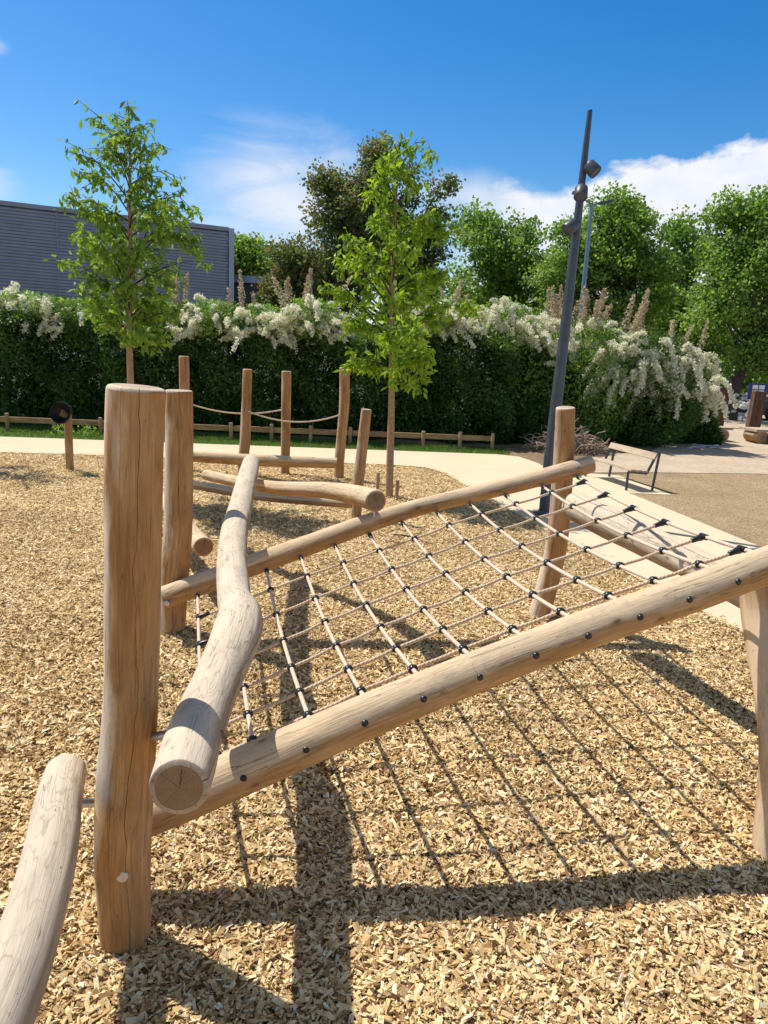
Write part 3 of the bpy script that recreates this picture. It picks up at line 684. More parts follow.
for i in range(1,nseg):
    p=A2+dr*(L_*i/nseg)+nrm*.05
    MB().bar(p,p+Vector((0,0,HB)),.02,.05,up=tuple(dr)).build('joint_strip',M['cladding'],bd,False)
wnp=Vector((-9.101,31.8,3.697))
a0,a1=(-7.351,34.5,5.076),(-5.512,34.5,4.99)
an=empty('annex',((a0[0]+a1[0])/2,36,0),'low dark annex with a pale roof edge beside the ribbed building','building')
MB().box(((a0[0]+a1[0])/2+.3,37.5,a0[2]/2-.1),(a1[0]-a0[0]+1.2,6,a0[2]-.2)).build('wall',M['annex'],an,False)
MB().box(((a0[0]+a1[0])/2+.3,37.3,a0[2]-.02),(a1[0]-a0[0]+1.5,6.6,.30)).build('roof_edge',M['trim'],an,False)

# ------------------------------------------------------------------ foliage
def unit(n):
    v=RNG.normal(size=(n,3)); return v/np.linalg.norm(v,axis=1,keepdims=True)
def leaf_arrays(P,size,aspect=.5,droop=0.0,upbias=.0):
    n=len(P); d=unit(n); d[:,2]-=droop; d/=np.linalg.norm(d,axis=1,keepdims=True)
    s=unit(n); s-=d*np.sum(s*d,1,keepdims=True)
    if upbias:
        up=np.array([0,0,1.0])+unit(n)*(1/upbias)
        s=np.cross(up,d); 
    s/=np.linalg.norm(s,axis=1,keepdims=True)+1e-9
    nn=np.cross(d,s)
    L=(size*(.65+.7*RNG.random(n)))[:,None]; W=L*aspect
    V=np.stack([P,P+d*L*.5+s*W*.5+nn*L*.08,P+d*L,P+d*L*.5-s*W*.5+nn*L*.08],1)
    return V.reshape(-1,3)
def leaves_obj(name,P,size,mat,parent,tint,aspect=.5,droop=0.0,upbias=0.0):
    P=np.asarray(P)
    V=leaf_arrays(P,size,aspect,droop,upbias)
    o0=np.array(off(parent)); V=V-o0
    F=np.arange(len(P)*4).reshape(-1,4)
    me=np_mesh(name,V,F,np.clip(tint,0,1)); return link(name,me,parent,[mat])
def young_tree(base,top,lo,R,nb,nl,mat,label,seed,leaf=.10,lean=(0,0),sub=1.0):
    rnd=random.Random(seed)
    t=empty('young_tree',base,label,'tree')
    H=top; b=Vector(base)
    trunk=[]; 
    for i in range(9):
        f_=i/8; trunk.append((b.x+lean[0]*f_+math.sin(f_*5+seed)*.04*f_,b.y+lean[1]*f_+math.cos(f_*4+seed)*.04*f_,H*f_*.97,.052*(1-f_)**.7+.006))
    MB().tube(trunk,12,.03,.15).build('trunk',M['bark'],t)
    def tp(z):
        f_=min(max(z/(H*.97),0),.999)*8; i=int(f_); a=Vector(trunk[i][:3]); c=Vector(trunk[i+1][:3]); return a.lerp(c,f_-i)
    br=MB(); P=[]
    for k in range(nb):
        f_=(k+.5)/nb; z=lo+(H*.97-lo)*f_
        rr=R(f_)*rnd.uniform(.45,1.2); a=k*2.399+rnd.uniform(-.4,.4)
        o=tp(z); rise=rnd.uniform(.5,1.35)*(1.0 if f_<.7 else 1.6)
        d=Vector((math.cos(a),math.sin(a),0)); pts=[]
        for q in range(6):
            s=q/5; pts.append(o+d*(rr*s)+Vector((0,0,rr*(rise*s-.35*s*s))))
        br.tube([(*p,.016*(1-.8*i/5)*(1.1-f_*.6)) for i,p in enumerate(pts)],5,0,None,False)
        for q in range(2+int(rr*9)):
            s=rnd.uniform(.22,1.0); i=min(int(s*5),4); o2=pts[i].lerp(pts[i+1],s*5-i)
            a2=a+rnd.uniform(-1.3,1.3); l2=rnd.uniform(.12,.34)*(1 if rr>.4 else .7)
            d2=Vector((math.cos(a2),math.sin(a2),rnd.uniform(-.9,.7))).normalized()
            e=o2+d2*l2
            br.tube([(*o2,.006),(*e,.002)],4,0,None,False)
            for _ in range(int(rnd.randint(int(nl*.5),nl)*(1.1-.75*f_))):
                s2=rnd.uniform(.15,1.05); P.append(o2+d2*(l2*s2)+Vector((rnd.gauss(0,.035),rnd.gauss(0,.035),rnd.gauss(0,.03))))
    br.build('branches',M['bark2'],t)
    P=np.array([tuple(p) for p in P])
    cl=np.sin(P[:,0]*6)*np.sin(P[:,1]*6+1)*np.sin(P[:,2]*5)
    tint=RNG.beta(2,2,len(P))*.75+.15+cl*.15
    leaves_obj('crown',P,leaf,mat,t,tint,.42,.75)
    return t
def RA(f_): return (.55+.75*min(f_/.25,1))*(1-f_)**.62+.10 if f_>.0 else .6
t1x,t1y,_=(-3.515,10.0,1.617)
young_tree((t1x+.06,t1y,0),4.951,1.98,lambda f:1.03*min(1,.55+f*2.2)*(1-f)**.78+.09,58,24,M['leafA'],'slender young tree with drooping green leaves in front of the dark ribbed building',3,.108)
young_tree((*(0.064,10.986,0)[:2],0),5.109,1.62,lambda f:1.15*min(1,.5+f*2.4)*(1-f)**.85+.08,54,26,M['leafB'],'young tree with bright yellow green leaves standing between two stakes',8,.118,(-.12,0))

young_tree((-7.9,12.35,0),5.6,1.9,lambda f:.95*min(1,.5+f*2.4)*(1-f)**.80+.08,30,14,M['leafA'],'young tree just past the left edge, its crown shadow lying across the wood chips',5,.11)

def clump_tree(name,base,ells,ncl,npl,leaf,mat,label,cat,group,trunkr=.25,crad=(.5,1.0),tintb=0.0,split=None):
    t=empty(name,base,label,cat,group); b=Vector(base)
    e=np.array(ells); vol=e[:,3]*e[:,4]*e[:,5]; pick=RNG.choice(len(e),ncl,p=vol**.7/np.sum(vol**.7))
    u_=unit(ncl); rr=RNG.random(ncl)[:,None]**.42
    C=e[pick,:3]+u_*rr*e[pick,3:6]*.92
    big=e[np.argmax(vol)]
    top=Vector(big[:3])
    tr=MB().tube([(b.x,b.y,-.1,trunkr),(b.x,b.y,1.5,trunkr*.8),(b.x*.5+top.x*.5,b.y*.5+top.y*.5,max(2.5,top.z*.6),trunkr*.6),(top.x,top.y,top.z,trunkr*.35)],12,.04,.5)
    tr.build('trunk',M['bark2'],t)
    lm=MB()
    for i in range(0,ncl,3):
        z0=max(2.0,min(top.z,C[i,2]*.62)); f_=min(1,z0/top.z); o=Vector((b.x,b.y,0)).lerp(top,f_*f_)
        o.z=z0; c=Vector(C[i]); m_=(o+c)/2+Vector((0,0,-.2))
        lm.tube([(*o,trunkr*.16),(*m_,trunkr*.13),(*c,trunkr*.04)],5,0,None,False)
    lm.build('limbs',M['bark2'],t)
    Pn=[];Tn=[]
    for i in range(ncl):
        cr=random.uniform(*crad); n=int(npl*(cr/crad[1])**1.6*1.6)
        ns=max(5,int(n/11)); sd_=unit(ns); sr=cr*(.15+.95*RNG.random(ns)**.6)
        sc=C[i]+sd_*sr[:,None]*np.array([1,1,.72]); pk=RNG.integers(0,ns,n)
        p=sc[pk]+RNG.normal(0,1,(n,3))*np.array([.17,.17,.10])*(cr+.35); Pn.append(p)
        Tn.append(RNG.beta(2,2.2,n)*.6+.16*sd_[pk,2]+RNG.normal(0,.09,ns)[pk]+random.uniform(-.06,.12)+.12+tintb)
    P=np.concatenate(Pn);T=np.concatenate(Tn)
    leaves_obj('crown',P,leaf,mat,t,T,.7,.25)
    return t
gt='tall green trees beyond the hedge'
clump_tree('dark_tree',(-0.216,36,0),[(-2.214,36,8.059,1.84,2.02,2.39),(-0.362,36,7.797,1.93,2.07,2.76),(-3.1,36,9.82,0.82,0.82,1.18),(-1.309,36,10.45,1.18,1.18,1.18),(1.609,36,8.668,0.55,0.55,1.92),(2.168,36,10.609,0.27,0.27,0.99),(0.731,36,6.355,1.67,1.67,1.86),(-3.053,36,5.6,2.24,2.24,1.86)],200,240,.165,M['leafD'],'tall dark tree with coppery tips behind the bright young tree','tree',None,.3,(.35,.95))
clump_tree('dark_tree',(-4.173,33,0),[(-4.171,33,5.449,1.11,1.11,1.45),(-4.709,33,4.602,0.94,0.94,1.07)],50,220,.15,M['leafD'],'lower bronze green tree at the left foot of the tall dark tree','tree',None,.2,(.35,.8),.06)
clump_tree('green_tree',(-8.902,46,0),[(-9.51,46,7.39,1.42,1.78,1.54),(-7.963,46,7.122,1.19,1.78,1.43),(-10.757,46,6.651,1.07,1.19,1.79)],60,190,.22,M['leafP'],'distant green tree showing above the annex roof','tree',gt,.3,(.6,1.2))
clump_tree('green_tree',(6.491,44,0),[(5.389,44,7.888,2.49,2.83,2.37),(4.312,44,9.442,1.12,1.12,1.12),(7.451,44,7.607,2.04,2.26,2.38),(4.324,44,5.384,2.29,2.29,2.06),(7.772,44,5.27,2.29,2.29,1.72)],110,220,.20,M['leafP'],'green tree between the dark tree and the tall dark lamp post','tree',gt,.35,(.6,1.2),-.02)
clump_tree('green_tree',(11.421,38,0),[(9.493,38,7.557,1.75,1.95,2.05),(11.611,38,7.377,1.95,2.44,2.05),(10.53,38,9.166,1.06,1.21,0.96),(12.052,38,8.963,0.48,0.72,0.77),(8.099,38,5.853,1.28,1.48,2.21),(11.172,38,4.809,2.72,1.98,1.48)],150,230,.175,M['leafP'],'broad green tree standing behind the pale blue lamp post','tree',gt,.35,(.5,1.1),.02)
clump_tree('green_tree',(16.178,43,0),[(15.671,43,7.715,1.88,2.21,2.32),(14.901,43,9.406,0.66,0.82,1.21),(15.497,43,4.758,2.52,2.24,2.24),(17.357,43,3.477,2.26,2.26,1.98)],90,230,.20,M['leafP'],'green tree set back between the two biggest green trees','tree',gt,.3,(.5,1.1),-.05)
clump_tree('green_tree',(15.041,33,0),[(14.581,33,6.932,1.61,1.9,2.32),(14.001,33,5.07,1.37,1.71,1.93),(15.488,33,8.173,1.01,1.68,1.51),(13.622,33,8.6,0.42,0.63,0.75),(16.892,33,5.206,2.14,2.14,2.56),(16.152,33,3.081,1.73,1.73,1.21)],165,250,.155,M['leafP'],'nearest tall green tree with a thick bare trunk at the right edge','tree',gt,.36,(.5,1.05),.05)
clump_tree('green_tree',(24.472,40,0),[(22.957,40,7.959,3.07,3.07,3.84),(19.67,40,9.262,1.53,2.03,2.03),(21.321,40,3.884,2.62,2.62,2.36)],90,220,.3,M['leafP'],'green tree leaning in from the right edge of the picture','tree',gt,.36,(.6,1.2))
# wooded backdrop
P=np.stack([RNG.uniform(-45,60,26000),RNG.uniform(50,56,26000),RNG.random(26000)**.8*7.5],1)
P[:,2]*=.75+.25*np.sin(P[:,0]*.7)+.1*np.sin(P[:,0]*2.1)
fw=leaves_obj('far_woods',P,.5,M['leafP'],None,RNG.beta(2,2.4,26000)*.8,.8,.2); tag(fw,None,None,None,'stuff'); fw['label']='distant green woodland closing the view'

# hedge
hd=empty('hedge',(-5,18.9,0),'long dense dark green hedge behind the low rail fence','hedge')
def hz(x): return 2.55+.12*np.sin(x*1.3)+.09*np.sin(x*3.1+1)
def hy(x): return 18.45+.07*(x+3)+.18*np.sin(x*2.2)+.12*np.sin(x*5.3+2)
n=72000
x=RNG.uniform(-13,3.2,n); zz=RNG.random(n)**.92
P=np.stack([x,hy(x)+.16*np.sin(zz*9+x*3)+RNG.random(n)**2*.5,zz*hz(x)],1)
cl=np.sin(x*2.9)*np.sin(P[:,2]*4.2+x)+.5*np.sin(x*9+P[:,2]*7)
leaves_obj('foliage',P,.10,M['leafH'],hd,RNG.beta(2,2.6,n)*.75+.13*cl+.05+.12*(zz>.93),.6,.15)
n=14000
x=RNG.uniform(-13,3.2,n); P=np.stack([x,hy(x)+RNG.random(n)*1.7,hz(x)+RNG.normal(0,.12,n)],1)
leaves_obj('foliage',P,.11,M['leafH'],hd,RNG.beta(2,2,n)*.6+.35,.55,-.1)
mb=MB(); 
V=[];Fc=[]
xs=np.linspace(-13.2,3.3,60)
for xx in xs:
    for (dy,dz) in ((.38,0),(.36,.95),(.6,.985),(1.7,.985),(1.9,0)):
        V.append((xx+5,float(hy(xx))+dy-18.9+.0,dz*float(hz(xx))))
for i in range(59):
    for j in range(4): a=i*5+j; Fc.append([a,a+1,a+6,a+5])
me=bpy.data.meshes.new('foliage_core'); me.from_pydata(V,[],Fc); me.update(); link('foliage_core',me,hd,[M['core']])  # dark green shell filling the hedge behind its leaves, no branches modelled
# tiny blooms on the hedge face
n=700; x=RNG.uniform(-12,2.5,n); zz=RNG.random(n)**.5
cs=np.repeat(np.stack([x,hy(x)-.03,zz*hz(x)],1),5,0)+RNG.normal(0,.035,(n*5,3))
leaves_obj('small_blooms',cs,.035,M['flower'],hd,RNG.random(n*5),.9,0)

def spray_pts(o,d,L,drop,n,r):
    s=RNG.random(n)
    c=np.array(o)[None]+np.array(d)[None]*(L*s)[:,None]; c[:,2]-=drop*L*s*s
    rad=r*(1.0-.55*s)
    return c+unit(n)*rad[:,None]*RNG.random(n)[:,None]**.4
def flowering(px_c,width,label,nspr,nspk,spkH=.8,low=None,drop=.75,leafn=2600,depth=.8,zt=None,down=False,fl=90):
    c=Vector(px_c); s=empty('flowering_shrub',(c.x,c.y,0),label,'shrub','flowering shrubs along the hedge')
    top=c.z; z0=low if low is not None else top-.9
    n=leafn; u_=unit(n); P=np.array([c.x,c.y,(top+z0)/2])+u_*np.array([width/2*1.08,depth,(top-z0)/2*1.05])*(.8+.25*RNG.random(n))[:,None]
    P[:,2]=np.maximum(P[:,2],.05)
    leaves_obj('foliage',P,.11,M['leafH' if down else 'leafP'],s,RNG.beta(2,2,n)*.55+.2,.4,.1)
    st=MB()
    for i in range(8):
        a=random.uniform(-1,1); st.tube([(c.x+a*.15,c.y,0,.03),(c.x+a*width*.3,c.y,top*.6,.02),(c.x+a*width*.45,c.y-.1,top*.95,.008)],5,0,None,False)
    st.build('stems',M['bark2'],s)
    Q=[];T=[]
    for i in range(int(nspr*1.45)):
        a=random.uniform(-1,1); dep=random.uniform(-1,.5)
        zb=random.uniform(max(z0+.15,top-1.0),top-.05)
        if down: zb=top-.15-1.35*random.random()**1.1
        o=(c.x+a*width*.46,c.y+dep*depth*.9,zb*(1-.1*abs(a)))
        d=Vector((a*.7+random.uniform(-.5,.5),random.uniform(-1.1,.1),random.uniform(.25,1.15))).normalized()
        L=random.uniform(.35,.75)
        nf=int(fl*2.4*L/.5); Q.append(spray_pts(o,d,L,drop*random.uniform(.6,1.3),nf,random.uniform(.07,.13))); T.append(RNG.beta(2.2,1.6,nf)*.9+random.uniform(-.12,.12))
    if Q:
        Q=np.concatenate(Q);T=np.concatenate(T); leaves_obj('blossom',Q,.062 if down else .048,M['flower'],s,T,.85,0)
    Q=[];T=[]
    for i in range(nspk):
        a=random.uniform(-1,1); ln_=random.gauss(0,.14); h=random.uniform(.35,1.05)*spkH
        o=np.array([c.x+a*width*.45,c.y+random.uniform(-.5,.4)*depth,top-.25])
        nf=int(420*h); s_=RNG.random(nf); P=o[None]+np.stack([np.full(nf,a*.10+ln_)*s_,np.zeros(nf),s_*(h+.25)],1)
        P+=unit(nf)*((.085 if spkH<.84 or spkH>.9 else .125)*(1-s_)**.8+.014)[:,None]
        leaves_obj('flower_spike',P,.055,M['spike'],s,RNG.random(nf)*.75+random.uniform(-.05,.3),.7,0)
    return s
flowering((-9.287,18.9,3.176),2.7,'cream flowering shrub above the hedge at the left edge',85,0)
flowering((-7.682,19.2,3.082),1.6,'small leafy shrub with few blooms left of the slender young tree',14,2,.5)
flowering((-5.872,19.2,3.095),1.5,'shrub with faded spikes just right of the slender young tree',30,6,.75)
flowering((-4.42,18.9,3.167),1.5,'cream flowering shrub below the corner of the ribbed building',60,1,.5)
flowering((-3.258,18.9,3.127),1.3,'cream flowering shrub with faded spikes under the annex',60,3,.8)
flowering((-2.027,18.9,3.328),1.4,'cream flowering shrub with tall brown spikes left of the bright young tree',62,6,.9)
flowering((1.148,19.3,3.457),1.5,'pale flowering shrub with pointed tops right of the bright young tree',85,5,.65)
flowering((2.987,20.2,3.579),2.2,'cream flowering shrub left of the dark lamp post',75,0,low=.0,leafn=7000,depth=1.0)
flowering((5.238,20.2,3.201),2.6,'green shrub crowned with tall faded pink brown spikes',30,24,.88,low=0,leafn=9000,depth=1.1)
flowering((7.006,20.4,2.93),2.9,'large shrub with white blossom sprays cascading to the sand',92,5,.5,low=0,leafn=10000,depth=1.1,drop=1.5,down=True,fl=120)
# dark undergrowth bodies of the two right-hand shrubs
for (ax0,ax1,yy,h_,nm) in ((2.4,5.2,19.6,2.5,1),(4.7,9.6,21.0,2.6,2)):
    hh=empty('hedge',((ax0+ax1)/2,yy+.5,0),'dark shady shrub mass behind the brush pile' if nm==1 else 'dark shady shrub mass under the cascading blossom','shrub')
    n=16000 if nm==1 else 26000
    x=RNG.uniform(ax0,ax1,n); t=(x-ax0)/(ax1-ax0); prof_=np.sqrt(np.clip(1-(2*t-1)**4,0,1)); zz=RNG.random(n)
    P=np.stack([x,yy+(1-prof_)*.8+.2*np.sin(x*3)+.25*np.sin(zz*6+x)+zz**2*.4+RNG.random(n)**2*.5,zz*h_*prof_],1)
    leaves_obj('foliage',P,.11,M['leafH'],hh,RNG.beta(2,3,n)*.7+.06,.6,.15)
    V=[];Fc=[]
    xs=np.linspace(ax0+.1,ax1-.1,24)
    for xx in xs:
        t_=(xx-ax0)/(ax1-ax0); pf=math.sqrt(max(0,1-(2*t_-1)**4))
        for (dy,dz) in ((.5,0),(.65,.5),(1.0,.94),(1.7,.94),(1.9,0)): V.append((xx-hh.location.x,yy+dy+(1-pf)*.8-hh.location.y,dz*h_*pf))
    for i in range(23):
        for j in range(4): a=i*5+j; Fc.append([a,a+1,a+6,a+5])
    me=bpy.data.meshes.new('foliage_core'); me.from_pydata(V,[],Fc); me.update(); link('foliage_core',me,hh,[M['core']])  # same dark shell inside the shrub mass, no branches modelled

# grass
n=26000; x=RNG.uniform(-12,2.8,n); lo_=16.73+(x-2.45)*.104; hi_=np.minimum(18.3,17.9+.0*x)
y=lo_+(hi_-lo_)*RNG.random(n)
P=np.stack([x,y,np.zeros(n)],1)
h=.03+.05*RNG.random(n); a=RNG.random(n)*2*PI; w_=.006
V=np.stack([P+np.stack([np.cos(a)*w_,np.sin(a)*w_,0*a],1),P-np.stack([np.cos(a)*w_,np.sin(a)*w_,0*a],1),P+np.stack([RNG.normal(0,.02,n),RNG.normal(0,.02,n),h],1)],1).reshape(-1,3)
go=link('grass',np_mesh('grass',V,np.arange(n*3).reshape(-1,3),RNG.random(n)),None,[M['grass']]); tag(go,None,None,None,'stuff'); go['label']='short green grass between the path and the hedge'
for i,(px_,lab) in enumerate((((-7.174,16.287,0),'small leafy weed on the grass left of the speaking tube'),((-6.671,16.413,0),'small leafy weed on the grass right of the speaking tube'))):
    n=90; P=np.array(px_)+np.stack([RNG.normal(0,.10,n),RNG.normal(0,.08,n),RNG.random(n)*.22],1)
    wd=leaves_obj('weed',P,.08,M['leafA'],None,RNG.random(n)*.6+.4,.45,-.4); tag(wd,lab,'plant','weeds on the grass strip')

# ------------------------------------------------------------------ far right corner
for (c0,tp_,lab,lean) in (((12.515,28.467,0),1.468,'dark reddish timber post nearer the cascading blossom',.10),((13.364,27.36,0),1.447,'dark reddish timber post in front of the blue sign',.06)):
    p=Vector(c0)
    o=MB().bar((p.x,p.y,0),(p.x+lean,p.y,tp_),.42,.28,up=(0,1,0)).build('timber_post',M['oldwood'],None,False,1); tag(o,lab,'post','dark timber posts at the far play area')
def platform(c,L_,lab,ring):
    p=Vector(c); t=empty('wooden_platform',c,lab,'platform','low wooden platforms at the far play area')
    MB().box((p.x,p.y,.40),(L_,.9,.07),Matrix.Rotation(.15,3,'Z')).build('deck',M['bench_wood'],t,False)
    MB().box((p.x-.1,p.y-.2,.27),(L_*.9,.5,.05),Matrix.Rotation(.1,3,'Z')).build('deck',M['bench_wood'],t,False)
    MB().tube([(p.x+L_*.25,p.y-.45,.19,.19),(p.x+L_*.25,p.y+.35,.19,.19)],20,.02,.2,True,.02,1,3).build('log_support',[M['beam'],M['end']],t)
    if ring:
        MB().tube([(p.x-L_*.3,p.y-.5,.2,.2),(p.x-L_*.3,p.y+.35,.2,.2)],20,.02,.2,True,.02,1,4).build('log_support',[M['beam'],M['end']],t)
        q=Vector((p.x-L_*.12,p.y-.62,.22)); r=[(q.x+.17*math.cos(a),q.y,q.z+.17*math.sin(a),.035) for a in [2*PI*i/20 for i in range(21)]]
        MB().tube(r,8,0,None,False).build('ring',M['black'],t)
platform((9.881,22.907,0),1.0,'low plank platform on a log support beside the cascading blossom',False)
platform((11.724,22.885,0),1.5,'low plank platform with a black ring at the right edge',True)
m=MB(); c=Vector((8.807,20.474,0))
for i in range(14):
    a=random.uniform(-.5,.8); p=c+Vector((random.uniform(-.4,.4),random.uniform(-.3,.3),.03+random.random()*.05)); d=Vector((math.cos(a),math.sin(a),random.uniform(-.02,.08)))*random.uniform(.25,.5)
    m.bar(p-d*.5,p+d*.5,random.uniform(.03,.08),.02)
tag(m.build('scrap_wood',M['stone'],None,False),'scattered grey offcuts on the sand before the platform','wood pile')
sg=empty('sign_board',(15.23,30,0),'dark blue sign board with white panels behind the timber post','sign')
sx0,sy0,sz0=(14.263,30,1.057); sz1=1.683
MB().box((sx0+.75,30,(sz0+sz1)/2),(1.5,.06,sz1-sz0)).build('panel',M['sign'],sg,False)
for i in range(2):
    for j in range(2): MB().box((sx0+.24+.26*i,29.96,sz1-.14-.2*j),(.22,.02,.16)).build('white_panel',M['white'],sg,False)
for i in range(3): MB().box((sx0+.72+.22*i,29.96,sz0+.17),(.12,.02,.10)).build('white_panel',M['white'],sg,False)
for dx in (.15,1.35): MB().box((sx0+dx,30.06,sz0/2+.1),(.07,.05,sz0+.2)).build('post',M['steel'],sg,False)
def rock(c,s):
    n=26; m=MB(); 
    m.tube([(c[0]-s,c[1],c[2],.45*s),(c[0]-s*.5,c[1]+.1*s,c[2]+.1*s,.7*s),(c[0]+.3*s,c[1],c[2]-.05*s,.6*s),(c[0]+s,c[1],c[2],.4*s)],5,.16,None,True,0,0,random.random()*9)
    return m
gw='white boulders behind the far play area'
bc=(14.375,31,0.964)
m=MB()
for i in range(40):
    q=(bc[0]+random.uniform(-.8,.9),31+random.uniform(0,1.2),.15+random.random()*1.1)
    mm=rock(q,random.uniform(.08,.16)); b=len(m.v); m.v+=mm.v; m.w+=mm.w; m.f+=[[b+i_ for i_ in f_] for f_ in mm.f]; m.mi+=mm.mi
o=m.build('rubble',M['stone'],None,False); tag(o,None,None,None,'stuff'); o['label']='heap of white rubble between the two dark timber posts'
for i,(px_,py_,lab) in enumerate(((732,417,'larger pale stone block lying between the dark timber posts'),(741,419,'smaller pale stone block beside the second timber post'))):
    pass
b1=(15.537,33.817,0); b2=(15.821,33.452,0)
for q,s_,lab in ((b1,.42,'larger pale stone block lying between the dark timber posts'),(b2,.25,'smaller pale stone block beside the second timber post')):
    o=MB().box((q[0],q[1],s_*.35),(s_*2,.6,s_*.7),Matrix.Rotation(.2,3,'Z')).build('stone_block',M['stone'],None,False); tag(o,lab,'stone','pale stone blocks')
# parked car
cx,cy,_=(18.491,34.432,0)
cr=empty('parked_car',(cx,cy,0),'dark parked car half out of the picture at the right edge','car')
V=[];prof=[(-2.1,.25),(-2.15,.62),(-1.95,.82),(-1.2,.92),(-.65,1.38),(.75,1.42),(1.35,.98),(2.0,.88),(2.1,.6),(2.08,.25)]
W_=.85
for s_ in (-1,1):
    for (a,z_) in prof: V.append((a,s_*(W_-.12*(z_>1.1)),z_))
k=len(prof); Fc=[[i,i+1,k+i+1,k+i] for i in range(k-1)]+[[k-1,0,k,2*k-1],list(range(k))[::-1],list(range(k,2*k))]
me=bpy.data.meshes.new('body'); me.from_pydata(V,[],Fc); me.update(); link('body',me,cr,[M['car']])
for s_ in (-1,1):
    me=bpy.data.meshes.new('window'); me.from_pydata([(-1.05,s_*.865,.95),(-.6,s_*.78,1.32),(.7,s_*.78,1.35),(1.15,s_*.865,.98)],[],[[0,1,2,3]]); me.update(); link('window',me,cr,[M['glass']])
    for a in (-1.3,1.35):
        w_=MB().lathe((cx+a,cy+s_*.80,.32),(0,s_,0),[(0,.0001),(0,.32),(.09,.32),(.10,.30)],22).build('wheel',M['tyre'],cr)
        MB().lathe((cx+a,cy+s_*.86,.32),(0,s_,0),[(0,.2),(.05,.2),(.055,.0001)],16).build('rim',M['steel'],w_)

# ------------------------------------------------------------------ light
sd=bpy.data.lights.new('sun','SUN'); sd.energy=5.0; sd.angle=math.radians(.53); sd.color=(1,.95,.87)
so=bpy.data.objects.new('sun',sd); COL.objects.link(so); so.rotation_euler=SUN.to_track_quat('-Z','Y').to_euler(); so.location=(-6,3,12)
el=math.asin(-SUN.z); az=math.atan2(-SUN.x,-SUN.y)
wd=bpy.data.worlds.new('World'); scene.world=wd; wd.use_nodes=True
nt=wd.node_tree; nt.nodes.clear()
out=N(nt,'ShaderNodeOutputWorld'); bg=N(nt,'ShaderNodeBackground')
sky=N(nt,'ShaderNodeTexSky'); sky.sky_type='NISHITA'; sky.sun_disc=False; sky.sun_elevation=el; sky.sun_rotation=az
sky.altitude=100; sky.air_density=1.0; sky.dust_density=.6; sky.ozone_density=2.0
hs=N(nt,'ShaderNodeHueSaturation'); hs.inputs['Saturation'].default_value=1.5; hs.inputs['Value'].default_value=1.22; hs.inputs['Hue'].default_value=.503
lk(nt,sky.outputs[0],hs.inputs['Color'])
tc=N(nt,'ShaderNodeTexCoord').outputs['Generated']
sx=N(nt,'ShaderNodeSeparateXYZ'); lk(nt,tc,sx.inputs[0])
azn=math_(nt,'MULTIPLY',math_(nt,'ARCTAN2',sx.outputs[0],sx.outputs[1]),180/PI)
eln=math_(nt,'MULTIPLY',math_(nt,'ARCSINE',sx.outputs[2]),180/PI)
n1=noise(nt,mapping(nt,tc,(1,1,1.7),(0.3,.1,0)),9.0,9,.56,.2)
n2=noise(nt,mapping(nt,tc,(1,1,3.2),(2.3,4.1,0.6)),5.0,7,.6,.9)
# bank of cumulus on the right: top edge climbs with azimuth
fc=N(nt,'ShaderNodeFloatCurve'); cv=fc.mapping.curves[0]
azm=N(nt,'ShaderNodeMapRange'); azm.inputs[1].default_value=-10; azm.inputs[2].default_value=70; lk(nt,azn,azm.inputs[0])
P_=[(-10,.20),(-2,.34),(3.5,.44),(7,.485),(10,.47),(12.5,.50),(16,.525),(20,.565),(24,.595),(35,.70),(50,.62),(70,.3)]
while len(cv.points)<len(P_): cv.points.new(.5,.5)
for p_,(a_,v_) in zip(cv.points,P_): p_.location=((a_+10)/80,v_)
fc.mapping.update(); lk(nt,azm.outputs[0],fc.inputs['Value'])
edge=math_(nt,'MULTIPLY',fc.outputs[0],25.0)
dd=math_(nt,'ADD',math_(nt,'SUBTRACT',edge,eln),math_(nt,'MULTIPLY',math_(nt,'SUBTRACT',n1,.5),8.5))
den=math_(nt,'MULTIPLY',dd,.95,None,True)
low_=N(nt,'ShaderNodeMapRange'); low_.inputs[1].default_value=2; low_.inputs[2].default_value=9; lk(nt,azn,low_.inputs[0])
thin=math_(nt,'MULTIPLY',math_(nt,'SUBTRACT',n2,.40),3.0,None,True)
den1=math_(nt,'MULTIPLY',den,math_(nt,'MAXIMUM',low_.outputs[0],thin))
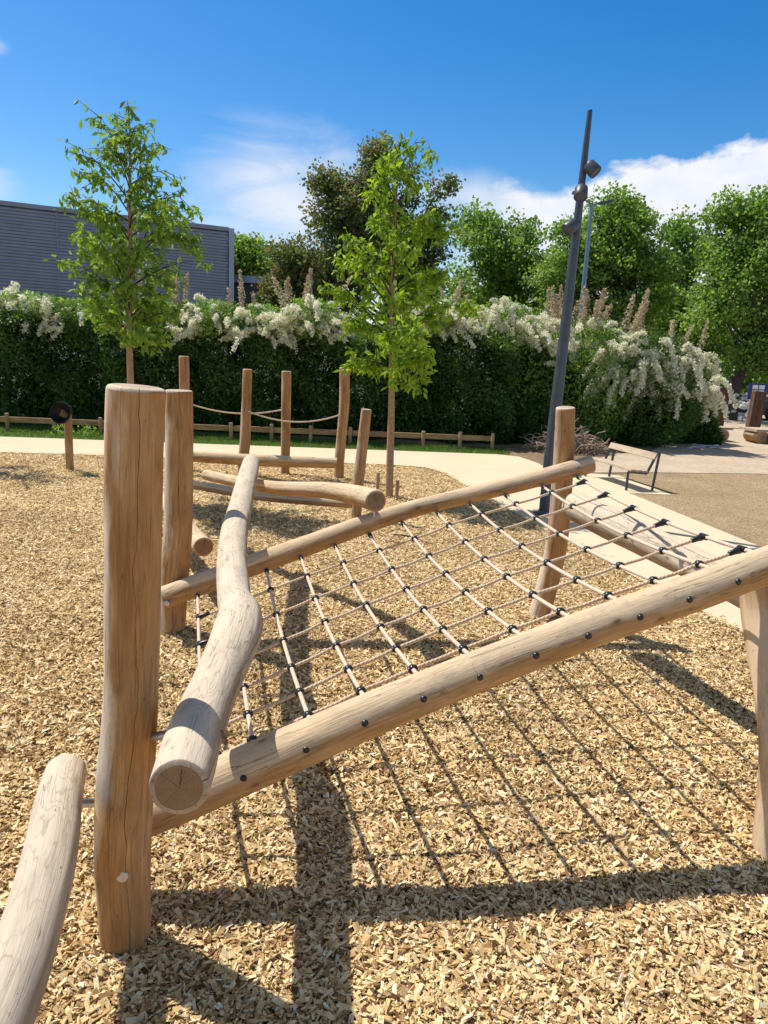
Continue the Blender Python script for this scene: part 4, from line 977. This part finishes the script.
# thin streaks on the left
def blob(a0,e0,wa,we):
    a=math_(nt,'DIVIDE',math_(nt,'SUBTRACT',azn,a0),wa); e=math_(nt,'DIVIDE',math_(nt,'SUBTRACT',eln,e0),we)
    r=math_(nt,'ADD',math_(nt,'MULTIPLY',a,a),math_(nt,'MULTIPLY',e,e)); return math_(nt,'SUBTRACT',1.0,r,None,True)
b_=math_(nt,'MAXIMUM',blob(-8.0,10.5,10.5,6.2),math_(nt,'MULTIPLY',blob(4.5,11.0,8,2.6),.9))
b_=math_(nt,'MAXIMUM',b_,blob(-29,9.5,4.5,1.8)); b_=math_(nt,'MAXIMUM',b_,blob(-28,17.3,2.6,.9))
b_=math_(nt,'MAXIMUM',b_,math_(nt,'MULTIPLY',blob(-60,20,25,9),.8)); b_=math_(nt,'MAXIMUM',b_,math_(nt,'MULTIPLY',blob(120,20,60,12),.9))
wis=math_(nt,'MULTIPLY',math_(nt,'SUBTRACT',math_(nt,'ADD',n2,math_(nt,'MULTIPLY',b_,.42)),.58),3.0,None,True)
wis=math_(nt,'MULTIPLY',math_(nt,'MULTIPLY',wis,b_),.82,None,True)
den2=math_(nt,'MAXIMUM',den1,wis)
ccol=ramp(nt,n1,[(.3,(.74,.82,1.0)),(.6,(1.0,1.0,1.0))])
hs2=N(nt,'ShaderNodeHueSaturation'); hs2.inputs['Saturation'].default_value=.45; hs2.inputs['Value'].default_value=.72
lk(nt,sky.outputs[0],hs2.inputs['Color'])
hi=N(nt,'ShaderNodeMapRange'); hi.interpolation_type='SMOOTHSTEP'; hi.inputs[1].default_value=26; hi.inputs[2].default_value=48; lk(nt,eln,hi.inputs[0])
skyc=mixc(nt,hi.outputs[0],hs.outputs[0],hs2.outputs[0])  # unseen sky above the view dimmed and greyed to cut the fill light
cs=mixc(nt,1.0,ccol,(8.0,8.1,8.4),'MULTIPLY')
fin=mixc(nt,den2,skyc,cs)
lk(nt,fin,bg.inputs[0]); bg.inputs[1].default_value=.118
lk(nt,bg.outputs[0],out.inputs[0])

# ------------------------------------------------------------------ camera
cd=bpy.data.cameras.new('camera'); co=bpy.data.objects.new('camera',cd); COL.objects.link(co); scene.camera=co
cd.sensor_fit='VERTICAL'; cd.sensor_height=36; cd.lens=36*740/1024; cd.clip_end=3000; cd.clip_start=.05
p=math.radians(12); r=math.radians(2.8)
fwd=Vector((0,math.cos(p),-math.sin(p))); up=Vector((0,math.sin(p),math.cos(p))); rt=Vector((1,0,0))
rt2=rt*math.cos(r)+up*math.sin(r); up2=up*math.cos(r)-rt*math.sin(r)
Mx=Matrix((rt2,up2,-fwd)).transposed().to_4x4(); Mx.translation=Vector((0,0,2.1)); co.matrix_world=Mx
scene.render.resolution_x=768; scene.render.resolution_y=1024
scene.view_settings.view_transform='Standard'; scene.view_settings.look='None'; scene.view_settings.exposure=0; scene.view_settings.gamma=1
